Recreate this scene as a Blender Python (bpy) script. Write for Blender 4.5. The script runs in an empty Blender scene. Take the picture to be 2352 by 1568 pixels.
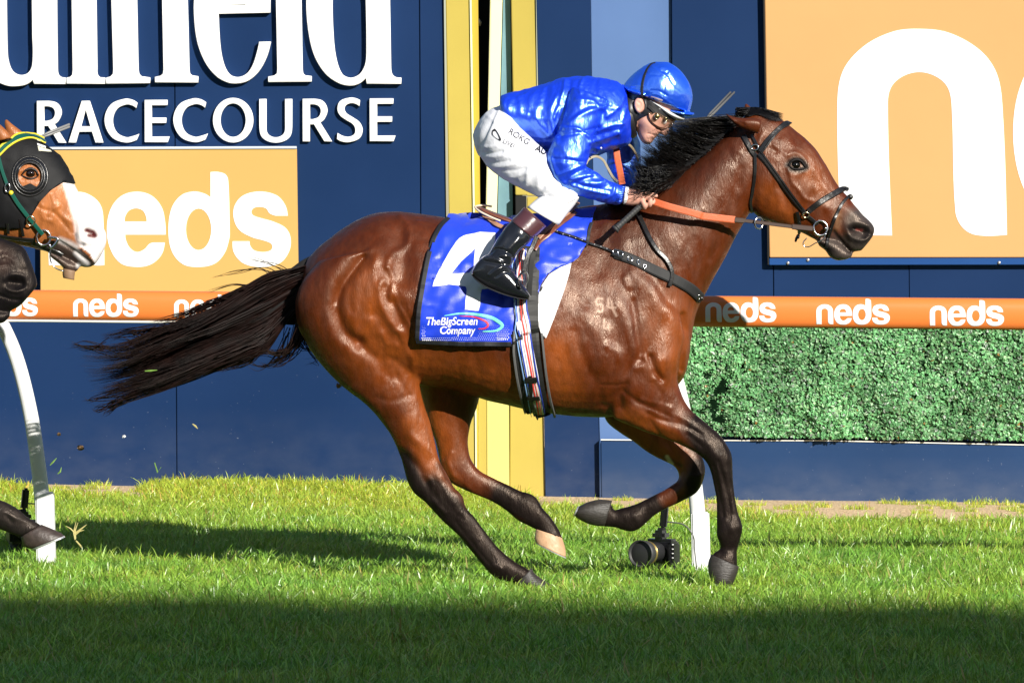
import bpy, bmesh, math, random
import numpy as np
from mathutils import Vector, Matrix, noise
from mathutils.bvhtree import BVHTree
random.seed(7); RNG = np.random.default_rng(7)
SC = bpy.context.scene
COL = SC.collection
R = math.radians

# ------------------------------------------------------------------ camera
F = 13440.0            # focal length in units of a 2352 px wide frame
CAM = Vector((0.0, -24.0, 1.5))
PITCH = math.atan(269 / F)
cam_d = bpy.data.cameras.new('camera'); cam = bpy.data.objects.new('camera', cam_d); COL.objects.link(cam)
cam_d.sensor_width = 36; cam_d.lens = 36 * F / 2352; cam_d.clip_start = 0.5; cam_d.clip_end = 900
cam.location = CAM; cam.rotation_euler = (R(90) - PITCH, 0, 0)
SC.camera = cam
CM = Matrix.Rotation(R(90) - PITCH, 3, 'X')

# ------------------------------------------------------------------ world, sun, exposure
AZ, EL = R(31), R(24)
sun_dir = Vector((math.sin(AZ) * math.cos(EL), -math.cos(AZ) * math.cos(EL), math.sin(EL)))
w = bpy.data.worlds.new('World'); SC.world = w; w.use_nodes = True
nt = w.node_tree; bg = nt.nodes['Background']
sky = nt.nodes.new('ShaderNodeTexSky'); sky.sky_type = 'NISHITA'; sky.sun_disc = False
sky.sun_elevation = EL; sky.sun_rotation = math.pi - AZ; sky.air_density = 1.0; sky.dust_density = 0.6
nt.links.new(sky.outputs[0], bg.inputs[0]); bg.inputs[1].default_value = 0.068
sd = bpy.data.lights.new('sun', 'SUN'); sd.energy = 4.9; sd.angle = R(0.53); sd.color = (1.0, 0.95, 0.86)
so = bpy.data.objects.new('sun', sd); COL.objects.link(so)
so.rotation_euler = sun_dir.to_track_quat('Z', 'Y').to_euler(); so.location = (5, -20, 12)
SC.view_settings.view_transform = 'Standard'; SC.view_settings.look = 'None'
SC.view_settings.exposure = 0.52; SC.view_settings.gamma = 1.0; SC.view_settings.use_curve_mapping = False
SC.render.engine = 'CYCLES'
SC.cycles.max_bounces = 6; SC.cycles.transparent_max_bounces = 8; SC.cycles.sample_clamp_indirect = 8

# ------------------------------------------------------------------ geometry helpers
def U(x, y, Y=0.0):
    """point of the vertical plane world-Y = Y seen at frame position x, y (2352 x 1568 units)"""
    d = CM @ Vector(((x - 1176) / F, -(y - 784) / F, -1))
    t = (Y - CAM.y) / d.y
    return CAM + d * t
CMn = np.array(CM)
def PX(V):
    q = (np.asarray(V) - np.array(CAM)) @ CMn        # = CM^T * v
    z = -q[:, 2]
    return np.stack([1176 + F * q[:, 0] / z, 784 - F * q[:, 1] / z], 1)
def CR(x0, y0, s):
    return lambda x, y: ((x0 + x / s) * .91875, (y0 + y / s) * .91875)
c1 = CR(0, 0, 2.119); c2 = CR(1100, 100, 3.357); c3 = CR(1700, 200, 3.137); c4 = CR(1000, 480, 2.704)
c5 = CR(150, 500, 2.476); c6 = CR(900, 950, 2.352); c7 = CR(0, 250, 3.137); c8 = CR(0, 1050, 3.92)
cJ = CR(1500, 130, 5.807); cH = CR(1450, 400, 7.84); cB = CR(1420, 600, 3.408); cA = CR(700, 500, 3.92); cC = CR(1550, 1000, 3.92)
cS = CR(1900, 0, 2.064); cR = CR(1900, 700, 2.45); cK = CR(1500, 1200, 5.2275); cL = CR(1150, 450, 4.75); cT = CR(1150, 130, 4.237)
def cv(f, L):
    return [f(*p[:2]) + tuple(p[2:]) for p in L]

def cv2(f, L):
    return [f(*p[:2]) + f(*p[2:4]) + tuple(p[4:]) for p in L]

def gz(x, y=0):      # ground height: the track falls a little to the right
    return -0.014 * x

def perlin(P, seed=0):
    P = np.asarray(P, float); I = np.floor(P).astype(np.int64); f = P - I; u = f * f * f * (f * (f * 6 - 15) + 10)
    def g(dx, dy, dz):
        h = (I[:, 0] + dx) * 73856093 ^ (I[:, 1] + dy) * 19349663 ^ (I[:, 2] + dz) * 83492791 ^ (seed * 2654435)
        h = (h ^ (h >> 13)) * 1274126177 & 0x7fffffff; h = h ^ (h >> 16)
        a = (h & 1023) / 1023 * 6.2831853; b = ((h >> 10) & 1023) / 511.5 - 1; c = np.sqrt(np.maximum(0, 1 - b * b))
        return np.cos(a) * c * (f[:, 0] - dx) + np.sin(a) * c * (f[:, 1] - dy) + b * (f[:, 2] - dz)
    L = lambda a, b, t: a + (b - a) * t
    return L(L(L(g(0,0,0), g(1,0,0), u[:,0]), L(g(0,1,0), g(1,1,0), u[:,0]), u[:,1]),
             L(L(g(0,0,1), g(1,0,1), u[:,0]), L(g(0,1,1), g(1,1,1), u[:,0]), u[:,1]), u[:,2])

def link(name, me, mat=None, parent=None, smooth=False):
    o = bpy.data.objects.new(name, me); COL.objects.link(o)
    if mat is not None:
        me.materials.clear(); me.materials.append(mat)
    if parent is not None: o.parent = parent
    if smooth: me.polygons.foreach_set('use_smooth', [True] * len(me.polygons))
    return o
def mesh(name, V, Fc, mat=None, parent=None, smooth=False):
    me = bpy.data.meshes.new(name); me.from_pydata([tuple(v) for v in V], [], Fc); me.update()
    return link(name, me, mat, parent, smooth)
def bm_obj(name, bm, mat=None, parent=None, smooth=False):
    me = bpy.data.meshes.new(name); bm.to_mesh(me); bm.free()
    return link(name, me, mat, parent, smooth)
def thing(name, label, cat, loc=(0, 0, 0), group=None):
    o = bpy.data.objects.new(name, None); COL.objects.link(o); o.empty_display_size = .1; o.location = loc
    tag(o, label, cat, group); return o
def tag(o, label, cat, group=None, kind=None):
    o['label'] = label
    if cat: o['category'] = cat
    if group: o['group'] = group
    if kind: o['kind'] = kind
    return o

def prism(name, pts, Y, depth, mat, parent=None, bev=0.0):
    """outline in frame units at plane Y, given real thickness away from the camera"""
    bm = bmesh.new(); v = [bm.verts.new(U(p[0], p[1], Y)) for p in pts]
    f = bm.faces.new(v)
    if f.normal.y > 0: f.normal_flip()
    bm.normal_update()
    if f.normal.y > 0: f.normal_flip()
    r = bmesh.ops.extrude_face_region(bm, geom=[f])
    for e in r['geom']:
        if isinstance(e, bmesh.types.BMVert): e.co.y += depth
    bmesh.ops.recalc_face_normals(bm, faces=bm.faces)
    if bev: bmesh.ops.bevel(bm, geom=list(bm.edges), offset=bev, segments=2, affect='EDGES', clamp_overlap=True)
    return bm_obj(name, bm, mat, parent)
def rect(x0, y0, x1, y1, lean=0):
    return [(x0, y0), (x1, y0), (x1 + lean, y1), (x0 + lean, y1)]
def box(name, c, s, mat, parent=None, bev=0.0, rot=None):
    bm = bmesh.new(); bmesh.ops.create_cube(bm, size=1)
    for v in bm.verts: v.co = Vector((v.co.x * s[0], v.co.y * s[1], v.co.z * s[2]))
    if bev: bmesh.ops.bevel(bm, geom=list(bm.edges), offset=bev, segments=2, affect='EDGES', clamp_overlap=True)
    for v in bm.verts:
        if rot is not None: v.co = rot @ v.co
        v.co += Vector(c)
    return bm_obj(name, bm, mat, parent)

def crom(K, n):
    """Catmull-Rom through the rows of K, n steps per span"""
    K = np.asarray(K, float); out = []
    for i in range(len(K) - 1):
        p0 = K[i - 1] if i else 2 * K[0] - K[1]; p3 = K[i + 2] if i + 2 < len(K) else 2 * K[-1] - K[-2]
        for j in range(n):
            t = j / n; a, b = K[i], K[i + 1]
            out.append(.5 * (2 * a + (b - p0) * t + (2 * p0 - 5 * a + 4 * b - p3) * t * t + (3 * a - p0 - 3 * b + p3) * t ** 3))
    out.append(K[-1]); return np.array(out)

def loft(S, yc=0.0, n=5, m=28, ex=2.0):
    """stations (ax, ay, bx, by, halfdepth[, yc[, egg]]): tube whose two outline edges run through the a and b points"""
    K = []
    for s in S:
        y = s[5] if len(s) > 5 and s[5] is not None else yc
        eg = s[6] if len(s) > 6 else 0
        a, b = U(s[0], s[1], y), U(s[2], s[3], y); K.append([a.x, a.z, b.x, b.z, s[4], y, eg])
    K = crom(K, n); V = []; Fc = []
    th = np.arange(m) / m * 2 * math.pi; ct, st = np.cos(th), np.sin(th)
    if ex != 2: ct, st = np.sign(ct) * abs(ct) ** (2 / ex), np.sign(st) * abs(st) ** (2 / ex)
    for k in K:
        cx, cz, hx, hz = (k[0] + k[2]) / 2, (k[1] + k[3]) / 2, (k[2] - k[0]) / 2, (k[3] - k[1]) / 2
        wy = max(k[4], .003) * (1 + k[6] * ct)
        for c, s_, q in zip(ct, st, wy): V.append((cx + hx * c, k[5] - q * s_, cz + hz * c))
    N = len(K)
    for i in range(N - 1):
        for j in range(m):
            a, b = i * m + j, i * m + (j + 1) % m; Fc.append((a, b, b + m, a + m))
    Fc.append(tuple(range(m))[::-1]); Fc.append(tuple(range((N - 1) * m, N * m)))
    return V, Fc
def ball(c, r, seg=14):
    """ellipsoid, c world, r 3 radii"""
    bm = bmesh.new(); bmesh.ops.create_uvsphere(bm, u_segments=seg * 2, v_segments=seg, radius=1)
    V = [(c[0] + v.co.x * r[0], c[1] + v.co.y * r[1], c[2] + v.co.z * r[2]) for v in bm.verts]
    Fc = [[v.index for v in f.verts] for f in bm.faces]; bm.free(); return V, Fc
def tube(P, rad, m=8, cap=True, up=None):
    P = [Vector(p) for p in P]; n = len(P)
    rad = list(rad) if hasattr(rad, '__len__') else [rad] * n
    V = []; Fc = []; prev = None
    for i, p in enumerate(P):
        t = (P[min(i + 1, n - 1)] - P[max(i - 1, 0)]).normalized()
        if prev is None: a = t.cross(Vector((0, 1, .01))).normalized() if abs(t.y) < .95 else t.cross(Vector((1, 0, 0))).normalized()
        else: a = (prev - t * prev.dot(t)).normalized()
        prev = a; b = t.cross(a)
        for j in range(m):
            h = j / m * 2 * math.pi; V.append(p + (a * math.cos(h) + b * math.sin(h)) * rad[i])
    for i in range(n - 1):
        for j in range(m):
            q, r_ = i * m + j, i * m + (j + 1) % m; Fc.append((q, r_, r_ + m, q + m))
    if cap: Fc.append(tuple(range(m))[::-1]); Fc.append(tuple(range((n - 1) * m, n * m)))
    return [tuple(v) for v in V], Fc
def join(L):
    V = []; Fc = []
    for v, f in L:
        o = len(V); V += [tuple(q) for q in v]; Fc += [tuple(i + o for i in q) for q in f]
    return V, Fc

def arrays(me):
    V = np.empty(len(me.vertices) * 3); me.vertices.foreach_get('co', V)
    N = np.empty(len(me.vertices) * 3); me.vertices.foreach_get('normal', N)
    return V.reshape(-1, 3), N.reshape(-1, 3)
def setV(me, V):
    me.vertices.foreach_set('co', np.asarray(V, float).ravel()); me.update()
def smooth_mesh(me, it, wgt=None, lam=.5, taubin=True):
    E = np.empty(len(me.edges) * 2, dtype=np.int64); me.edges.foreach_get('vertices', E); E = E.reshape(-1, 2)
    V, _ = arrays(me); n = len(V); deg = np.bincount(E.ravel(), minlength=n).astype(float)[:, None]; deg[deg == 0] = 1
    a, b = E[:, 0], E[:, 1]
    for k in range(it * (2 if taubin else 1)):
        l = lam if (k % 2 == 0 or not taubin) else -lam * 1.04
        S = np.stack([np.bincount(a, V[b, c], n) + np.bincount(b, V[a, c], n) for c in range(3)], 1) / deg
        D = (S - V) * l
        V = V + (D if wgt is None else D * wgt[:, None])
    setV(me, V)
def remesh(parts, vox, name='tmp'):
    V, Fc = join(parts); me = bpy.data.meshes.new(name); me.from_pydata(V, [], Fc); me.update()
    bm = bmesh.new(); bm.from_mesh(me); bmesh.ops.recalc_face_normals(bm, faces=bm.faces); bm.to_mesh(me); bm.free()
    o = bpy.data.objects.new(name, me); COL.objects.link(o)
    m = o.modifiers.new('r', 'REMESH'); m.mode = 'VOXEL'; m.voxel_size = vox; m.adaptivity = 0
    dg = bpy.context.evaluated_depsgraph_get(); r = bpy.data.meshes.new_from_object(o.evaluated_get(dg))
    bpy.data.objects.remove(o); bpy.data.meshes.remove(me); return r

def seg_dist(p, pts):
    """distance of points p (n,2) to a polyline"""
    pts = np.asarray([q[:2] for q in pts], float); d = np.full(len(p), 1e9)
    if len(pts) == 1: return np.hypot(*(p - pts[0]).T)
    for a, b in zip(pts[:-1], pts[1:]):
        ab = b - a; t = np.clip(((p - a) @ ab) / max(ab @ ab, 1e-9), 0, 1)
        d = np.minimum(d, np.hypot(*(p - a - t[:, None] * ab).T))
    return d
def smoothline(pts, n=5):
    return crom([q[:2] for q in pts], n) if len(pts) > 2 else np.asarray([q[:2] for q in pts], float)
def inpoly(p, poly):
    poly = np.asarray([q[:2] for q in poly], float); x, y = p[:, 0], p[:, 1]; c = np.zeros(len(p), bool); j = len(poly) - 1
    for i in range(len(poly)):
        xi, yi = poly[i]; xj, yj = poly[j]
        with np.errstate(divide='ignore', invalid='ignore'):
            c ^= ((yi > y) != (yj > y)) & (x < (xj - xi) * (y - yi) / (yj - yi + 1e-12) + xi)
        j = i
    return c
def sculpt(me, strokes, fn=1.0):
    """push near-side skin out (+mm) or in (-mm) along soft strokes: (points, radius, mm)"""
    V, N = arrays(me); p = PX(V); wn = np.clip(-N[:, 1] * 1.6 + .1, 0, 1)
    D = np.zeros(len(V))
    for s in strokes:
        L = smoothline(s[0]); r = s[1]
        lo, hi = L.min(0) - 3 * r, L.max(0) + 3 * r
        idx = np.nonzero((p[:, 0] > lo[0]) & (p[:, 0] < hi[0]) & (p[:, 1] > lo[1]) & (p[:, 1] < hi[1]) & (wn > 0))[0]
        if len(idx) == 0: continue
        d = seg_dist(p[idx], L); D[idx] += s[2] * .001 * fn * np.exp(-(d / r) ** 2) * wn[idx]
    setV(me, V + N * D[:, None])
def bvh_of(*obs):
    V = []; Fc = []
    for o in obs:
        me = o.data if hasattr(o, 'data') else o
        k = len(V); V += [v.co.copy() for v in me.vertices]; Fc += [tuple(i + k for i in p.vertices) for p in me.polygons]
    return BVHTree.FromPolygons(V, Fc)
def cast(bvh, x, y, far=False):
    a, b = U(x, y, -3), U(x, y, 3)
    if far: a, b = b, a
    h = bvh.ray_cast(a, (b - a).normalized())
    if h[0] is None: return None, None
    n = h[1]; 
    if n.dot(b - a) > 0: n = -n
    return h[0], n

def strap(name, pts, width, bvh=None, off=.004, thick=.004, mat=None, parent=None, Y=None, n=6, far=False, taper=None, Ys=None):
    """flat band along a line in frame units, lying on bvh, or free at depth Y / Ys per point"""
    K = crom([list(p[:2]) + ([Ys[i]] if Ys else [0]) for i, p in enumerate(pts)], n) if len(pts) > 2 else \
        np.array([list(pts[0][:2]) + [Ys[0] if Ys else 0], list(pts[1][:2]) + [Ys[1] if Ys else 0]])
    if len(pts) == 2: K = np.array([K[0] + (K[1] - K[0]) * t for t in np.linspace(0, 1, n * 2)])
    C = []; Nn = []; lastY = None
    for k in K:
        if Ys: C.append(U(k[0], k[1], k[2])); Nn.append(Vector((0, -1, 0))); continue
        if Y is not None: C.append(U(k[0], k[1], Y)); Nn.append(Vector((0, -1, 0))); continue
        h, nn = cast(bvh, k[0], k[1], far)
        if h is None:
            C.append(U(k[0], k[1], lastY if lastY is not None else 0)); Nn.append(Nn[-1] if Nn else Vector((0, 1 if far else -1, 0)))
        else: C.append(h); Nn.append(nn); lastY = h.y
    N2 = []
    for i in range(len(Nn)):
        a = Vector((0, 0, 0))
        for j in range(max(0, i - 2), min(len(Nn), i + 3)): a += Nn[j]
        N2.append(a.normalized())
    V = []; Fc = []
    for i in range(len(C)):
        t = (C[min(i + 1, len(C) - 1)] - C[max(0, i - 1)]).normalized(); s = t.cross(N2[i]).normalized()
        wd = width / 2 * (1 if taper is None else taper(i / (len(C) - 1)))
        b = C[i] + N2[i] * off; tp = b + N2[i] * thick; e = .72
        V += [b - s * wd, b - s * wd + N2[i] * thick * .6, tp - s * wd * e, tp + s * wd * e, b + s * wd + N2[i] * thick * .6, b + s * wd]
    m = 6
    for i in range(len(C) - 1):
        for j in range(m):
            a, b = i * m + j, i * m + (j + 1) % m; Fc.append((a, b, b + m, a + m))
    Fc.append(tuple(range(m))[::-1]); Fc.append(tuple(range(len(V) - m, len(V))))
    bm = bmesh.new(); vs = [bm.verts.new(v) for v in V]
    for f in Fc: bm.faces.new([vs[i] for i in f])
    bmesh.ops.recalc_face_normals(bm, faces=bm.faces)
    return bm_obj(name, bm, mat, parent, False)

def path(pts, n=7):
    """closed outline; points with a third entry are smooth"""
    L = []; m = len(pts)
    for i in range(m):
        a, b = pts[i], pts[(i + 1) % m]; pa, nb = pts[i - 1], pts[(i + 2) % m]
        sa, sb = len(a) > 2, len(b) > 2
        A, B = np.array(a[:2], float), np.array(b[:2], float)
        if not sa and not sb: L.append(tuple(A)); continue
        ch = np.linalg.norm(B - A)
        def tan(p, q, s, sm):
            if not sm: return None
            v = np.array(q[:2], float) - np.array(p[:2], float); l = np.linalg.norm(v); return v / l * ch if l else v
        ta = tan(pa, b, a, sa); tb = tan(a, nb, b, sb)
        if ta is None: ta = 1.5 * (B - A) - .5 * tb if tb is not None else B - A
        if tb is None: tb = 1.5 * (B - A) - .5 * ta
        for j in range(n):
            t = j / n; h1 = 2*t**3-3*t*t+1; h2 = t**3-2*t*t+t; h3 = -2*t**3+3*t*t; h4 = t**3-t*t
            L.append(tuple(h1 * A + h2 * ta + h3 * B + h4 * tb))
    return L
def ell(cx, cy, rx, ry, n=28):
    return [(cx + rx * math.cos(i / n * 2 * math.pi), cy + ry * math.sin(i / n * 2 * math.pi)) for i in range(n)]

def curve_mesh(loops, extrude=0, bevel=0, off=0):
    """2D loops (even-odd fill) -> mesh in the local xy plane"""
    cu = bpy.data.curves.new('c', 'CURVE'); cu.dimensions = '2D'; cu.fill_mode = 'BOTH' if extrude or bevel else 'FRONT'
    cu.extrude = extrude; cu.bevel_depth = bevel; cu.bevel_resolution = 1; cu.offset = off
    for L in loops:
        s = cu.splines.new('POLY'); s.points.add(len(L) - 1); s.use_cyclic_u = True
        for i, p in enumerate(L): s.points[i].co = (p[0], p[1], 0, 1)
    o = bpy.data.objects.new('c', cu); COL.objects.link(o)
    me = bpy.data.meshes.new_from_object(o.evaluated_get(bpy.context.evaluated_depsgraph_get()))
    bpy.data.objects.remove(o); bpy.data.curves.remove(cu); return me
def font_mesh(txt, off=0, shear=0):
    cu = bpy.data.curves.new('f', 'FONT'); cu.body = txt; cu.offset = off; cu.shear = shear; cu.fill_mode = 'FRONT'; cu.resolution_u = 6
    o = bpy.data.objects.new('f', cu); COL.objects.link(o)
    me = bpy.data.meshes.new_from_object(o.evaluated_get(bpy.context.evaluated_depsgraph_get()))
    bpy.data.objects.remove(o); bpy.data.curves.remove(cu); return me
def fit(me, x0, y0, x1, y1):
    """mesh in xy -> frame-unit vertices inside the box (y grows downwards)"""
    V, _ = arrays(me); lo, hi = V[:, :2].min(0), V[:, :2].max(0); q = (V[:, :2] - lo) / (hi - lo)
    return np.stack([x0 + q[:, 0] * (x1 - x0), y1 - q[:, 1] * (y1 - y0)], 1)
def raised(name, loops, Y, depth, mat, parent, bev=0.003):
    """thick sign letter: loops in frame units, front face at plane Y"""
    L3 = [[U(p[0], p[1], Y) for p in L] for L in loops]
    me = curve_mesh([[(v.x, v.z) for v in L] for L in L3], depth / 2, bev, -bev)
    V, _ = arrays(me); V2 = np.stack([V[:, 0], Y + depth / 2 - V[:, 2], V[:, 1]], 1); setV(me, V2)
    bm = bmesh.new(); bm.from_mesh(me); bmesh.ops.remove_doubles(bm, verts=bm.verts, dist=1e-5); bmesh.ops.recalc_face_normals(bm, faces=bm.faces); bm.to_mesh(me); bm.free()
    return link(name, me, mat, parent)
def decal(name, q, tris, bvh, mat, parent, off=.003, step=10, far=False, Y0=0, wob=None, thick=0):
    """flat outline (frame units) laid on a surface: cut to a grid, cast from the camera side (or the far side)"""
    bm = bmesh.new(); vs = [bm.verts.new((p[0], p[1], 0)) for p in q]
    for f in tris:
        try: bm.faces.new([vs[i] for i in f])
        except ValueError: pass
    bmesh.ops.triangulate(bm, faces=bm.faces)
    lo, hi = np.asarray(q).min(0), np.asarray(q).max(0)
    for ax in (0, 1):
        k = math.ceil(lo[ax] / step) * step
        while k < hi[ax]:
            co = (k, 0, 0) if ax == 0 else (0, k, 0); no = (1, 0, 0) if ax == 0 else (0, 1, 0)
            bmesh.ops.bisect_plane(bm, geom=list(bm.verts) + list(bm.edges) + list(bm.faces), plane_co=co, plane_no=no); k += step
    bmesh.ops.remove_doubles(bm, verts=bm.verts, dist=.02)
    for v in bm.verts:
        x, y = v.co.x, v.co.y; h, n = cast(bvh, x, y, far)
        o = off + (wob(x, y) if wob else 0)
        if h is None: v.co = U(x, y, Y0)
        else: v.co = h + n * o
    bmesh.ops.recalc_face_normals(bm, faces=bm.faces)
    bm.normal_update(); s = sum(f.normal.y * f.calc_area() for f in bm.faces)
    if (s > 0) != far:
        for f in bm.faces: f.normal_flip()
    o = bm_obj(name, bm, mat, parent, True)
    if thick:
        m = o.modifiers.new('s', 'SOLIDIFY'); m.thickness = thick; m.offset = 1
    return o
def poly_tris(loops):
    me = curve_mesh(loops); V, _ = arrays(me); T = [tuple(p.vertices) for p in me.polygons]; return V[:, :2].copy(), T

# ------------------------------------------------------------------ materials
def mat(name, col, rough=.5, metal=0, spec=.5, coat=0, var=0, vscale=5, bump=0, bscale=50, sheen=0, stretch=None, col2=None, coatr=.1, trans=0, vcol=None, det=4):
    m = bpy.data.materials.new(name); m.use_nodes = True; nt = m.node_tree; b = nt.nodes['Principled BSDF']
    b.inputs['Roughness'].default_value = rough; b.inputs['Metallic'].default_value = metal
    b.inputs['Specular IOR Level'].default_value = spec; b.inputs['Coat Weight'].default_value = coat; b.inputs['Coat Roughness'].default_value = coatr
    b.inputs['Sheen Weight'].default_value = sheen; b.inputs['Base Color'].default_value = (*col, 1)
    L = nt.links.new; tc = nt.nodes.new('ShaderNodeTexCoord'); mp = nt.nodes.new('ShaderNodeMapping'); L(tc.outputs['Object'], mp.inputs[0])
    if stretch: mp.inputs['Scale'].default_value = stretch
    src = None
    if vcol:
        a = nt.nodes.new('ShaderNodeVertexColor'); a.layer_name = vcol; src = a.outputs[0]
    if var:
        nz = nt.nodes.new('ShaderNodeTexNoise'); nz.inputs['Scale'].default_value = vscale; nz.inputs['Detail'].default_value = det; nz.inputs['Roughness'].default_value = .6
        L(mp.outputs[0], nz.inputs[0])
        rp = nt.nodes.new('ShaderNodeMapRange'); rp.inputs[1].default_value = .3; rp.inputs[2].default_value = .7; rp.inputs[3].default_value = 0; rp.inputs[4].default_value = 1; L(nz.outputs[0], rp.inputs[0])
        mx = nt.nodes.new('ShaderNodeMix'); mx.data_type = 'RGBA'
        if src is None:
            c2 = col2 or tuple(c * (1 - var) for c in col)
            mx.inputs['A'].default_value = (*col, 1); mx.inputs['B'].default_value = (*c2, 1); L(rp.outputs[0], mx.inputs['Factor'])
        else:
            mx.blend_type = 'MULTIPLY'; mx.inputs['Factor'].default_value = 1
            r2 = nt.nodes.new('ShaderNodeMapRange'); r2.inputs[3].default_value = 1 - var; r2.inputs[4].default_value = 1 + var * .5; L(rp.outputs[0], r2.inputs[0])
            L(src, mx.inputs['A']); L(r2.outputs[0], mx.inputs['B'])
        src = mx.outputs['Result']
    if src is not None: L(src, b.inputs['Base Color'])
    if bump:
        n2 = nt.nodes.new('ShaderNodeTexNoise'); n2.inputs['Scale'].default_value = bscale; n2.inputs['Detail'].default_value = 5; L(mp.outputs[0], n2.inputs[0])
        bp = nt.nodes.new('ShaderNodeBump'); bp.inputs['Strength'].default_value = bump; bp.inputs['Distance'].default_value = .01; L(n2.outputs[0], bp.inputs['Height']); L(bp.outputs[0], b.inputs['Normal'])
    if trans: b.inputs['Transmission Weight'].default_value = trans
    return m
def wall_mat(name, col, dust=.26, rough=.6, z0=0.0, z1=.5, specks=True):
    """painted sheet with kicked-up dirt near the ground and pale splashes"""
    m = mat(name, col, rough, spec=.12, coat=.0); nt = m.node_tree; b = nt.nodes['Principled BSDF']; L = nt.links.new
    g = nt.nodes.new('ShaderNodeNewGeometry'); sp = nt.nodes.new('ShaderNodeSeparateXYZ'); L(g.outputs['Position'], sp.inputs[0])
    def noi(sc, d=4, mp=None):
        n = nt.nodes.new('ShaderNodeTexNoise'); n.inputs['Scale'].default_value = sc; n.inputs['Detail'].default_value = d
        if mp is None: L(g.outputs['Position'], n.inputs[0])
        else:
            k = nt.nodes.new('ShaderNodeMapping'); k.inputs['Scale'].default_value = mp; L(g.outputs['Position'], k.inputs[0]); L(k.outputs[0], n.inputs[0])
        return n.outputs[0]
    def rng(s, a, b_, c=0, d=1):
        r = nt.nodes.new('ShaderNodeMapRange'); r.inputs[1].default_value = a; r.inputs[2].default_value = b_; r.inputs[3].default_value = c; r.inputs[4].default_value = d; L(s, r.inputs[0]); return r.outputs[0]
    def mul(a, c):
        q = nt.nodes.new('ShaderNodeMath'); q.operation = 'MULTIPLY'; L(a, q.inputs[0])
        if isinstance(c, float): q.inputs[1].default_value = c
        else: L(c, q.inputs[1])
        return q.outputs[0]
    def mix(a, c, f):
        q = nt.nodes.new('ShaderNodeMix'); q.data_type = 'RGBA'; L(f, q.inputs['Factor'])
        if isinstance(a, tuple): q.inputs['A'].default_value = (*a, 1)
        else: L(a, q.inputs['A'])
        q.inputs['B'].default_value = (*c, 1); return q.outputs['Result']
    low = rng(sp.outputs[2], z1, z0)
    base = mix(col, tuple(min(1, c * 1.15 + .002) for c in col), rng(noi(1.3, 5), .35, .7))
    d = mul(mul(rng(low, 0, 1), rng(noi(7, 9, (1, 1, 1.6)), .2, .95)), dust)
    c = mix(base, (.16, .17, .20), d)
    if specks:
        s1 = mul(rng(noi(70, 3, (1, 1, 1.2)), .72, .78), rng(sp.outputs[2], 1.1, 0.1, .0, .5)); c = mix(c, (.42, .45, .50), s1)
        s2 = mul(rng(noi(24, 4), .74, .80), rng(sp.outputs[2], .7, 0, .0, .35)); c = mix(c, (.35, .36, .38), s2)
    L(c, b.inputs['Base Color'])
    n2 = nt.nodes.new('ShaderNodeBump'); n2.inputs['Strength'].default_value = .05; n2.inputs['Distance'].default_value = .02; L(noi(2.2, 2), n2.inputs['Height']); L(n2.outputs[0], b.inputs['Normal'])
    return m
M = {}
M['navy'] = wall_mat('navy_sheet', (.0034, .0215, .080))
M['navy_plain'] = wall_mat('navy_sheet_clean', (.0034, .0215, .080), dust=.1, specks=False)
M['planter_navy'] = wall_mat('planter_navy', (.012, .038, .108), dust=.42, z0=0, z1=.22)
M['paleblue'] = wall_mat('pale_blue_sheet', (.085, .155, .33), dust=.15)
M['gold'] = wall_mat('gold_sheet', (.42, .33, .070), dust=.06, specks=False)
M['gold_side'] = wall_mat('gold_bright', (.45, .33, .045), dust=.05, specks=False)
M['cream'] = mat('cream_paint', (.88, .86, .50), .5, var=.06, vscale=3)
M['white'] = mat('white_paint', (.86, .86, .85), .45, var=.04, vscale=3)
M['white_post'] = mat('white_post_paint', (.82, .83, .84), .6, var=.08, vscale=9)
M['dark'] = mat('dark_void', (.004, .004, .005), .8)
M['orange_sign'] = mat('amber_sign_print', (.555, .31, .125), .6, spec=.2, var=.05, vscale=1.4)
M['amber_sign'] = mat('yellow_amber_sign_print', (.555, .345, .107), .6, spec=.2, var=.05, vscale=1.4)
M['signwhite'] = mat('sign_white', (.88, .88, .88), .5)
M['frameblue'] = wall_mat('sign_frame_blue', (.010, .055, .20), dust=.1, specks=False)
M['steel'] = mat('bolt_steel', (.55, .55, .55), .35, metal=.8)
M['rail'] = mat('orange_rail_wrap', (.80, .21, .045), .3, var=.05, vscale=2, coat=.3, coatr=.2)
M['railend'] = mat('rail_white_lip', (.75, .74, .68), .5)
M['railwhite'] = mat('rail_print_white', (.86, .86, .86), .4)
M['blackp'] = mat('black_plastic', (.008, .008, .010), .32, coat=.3)
M['rubber'] = mat('black_rubber', (.012, .012, .012), .6)

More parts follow.
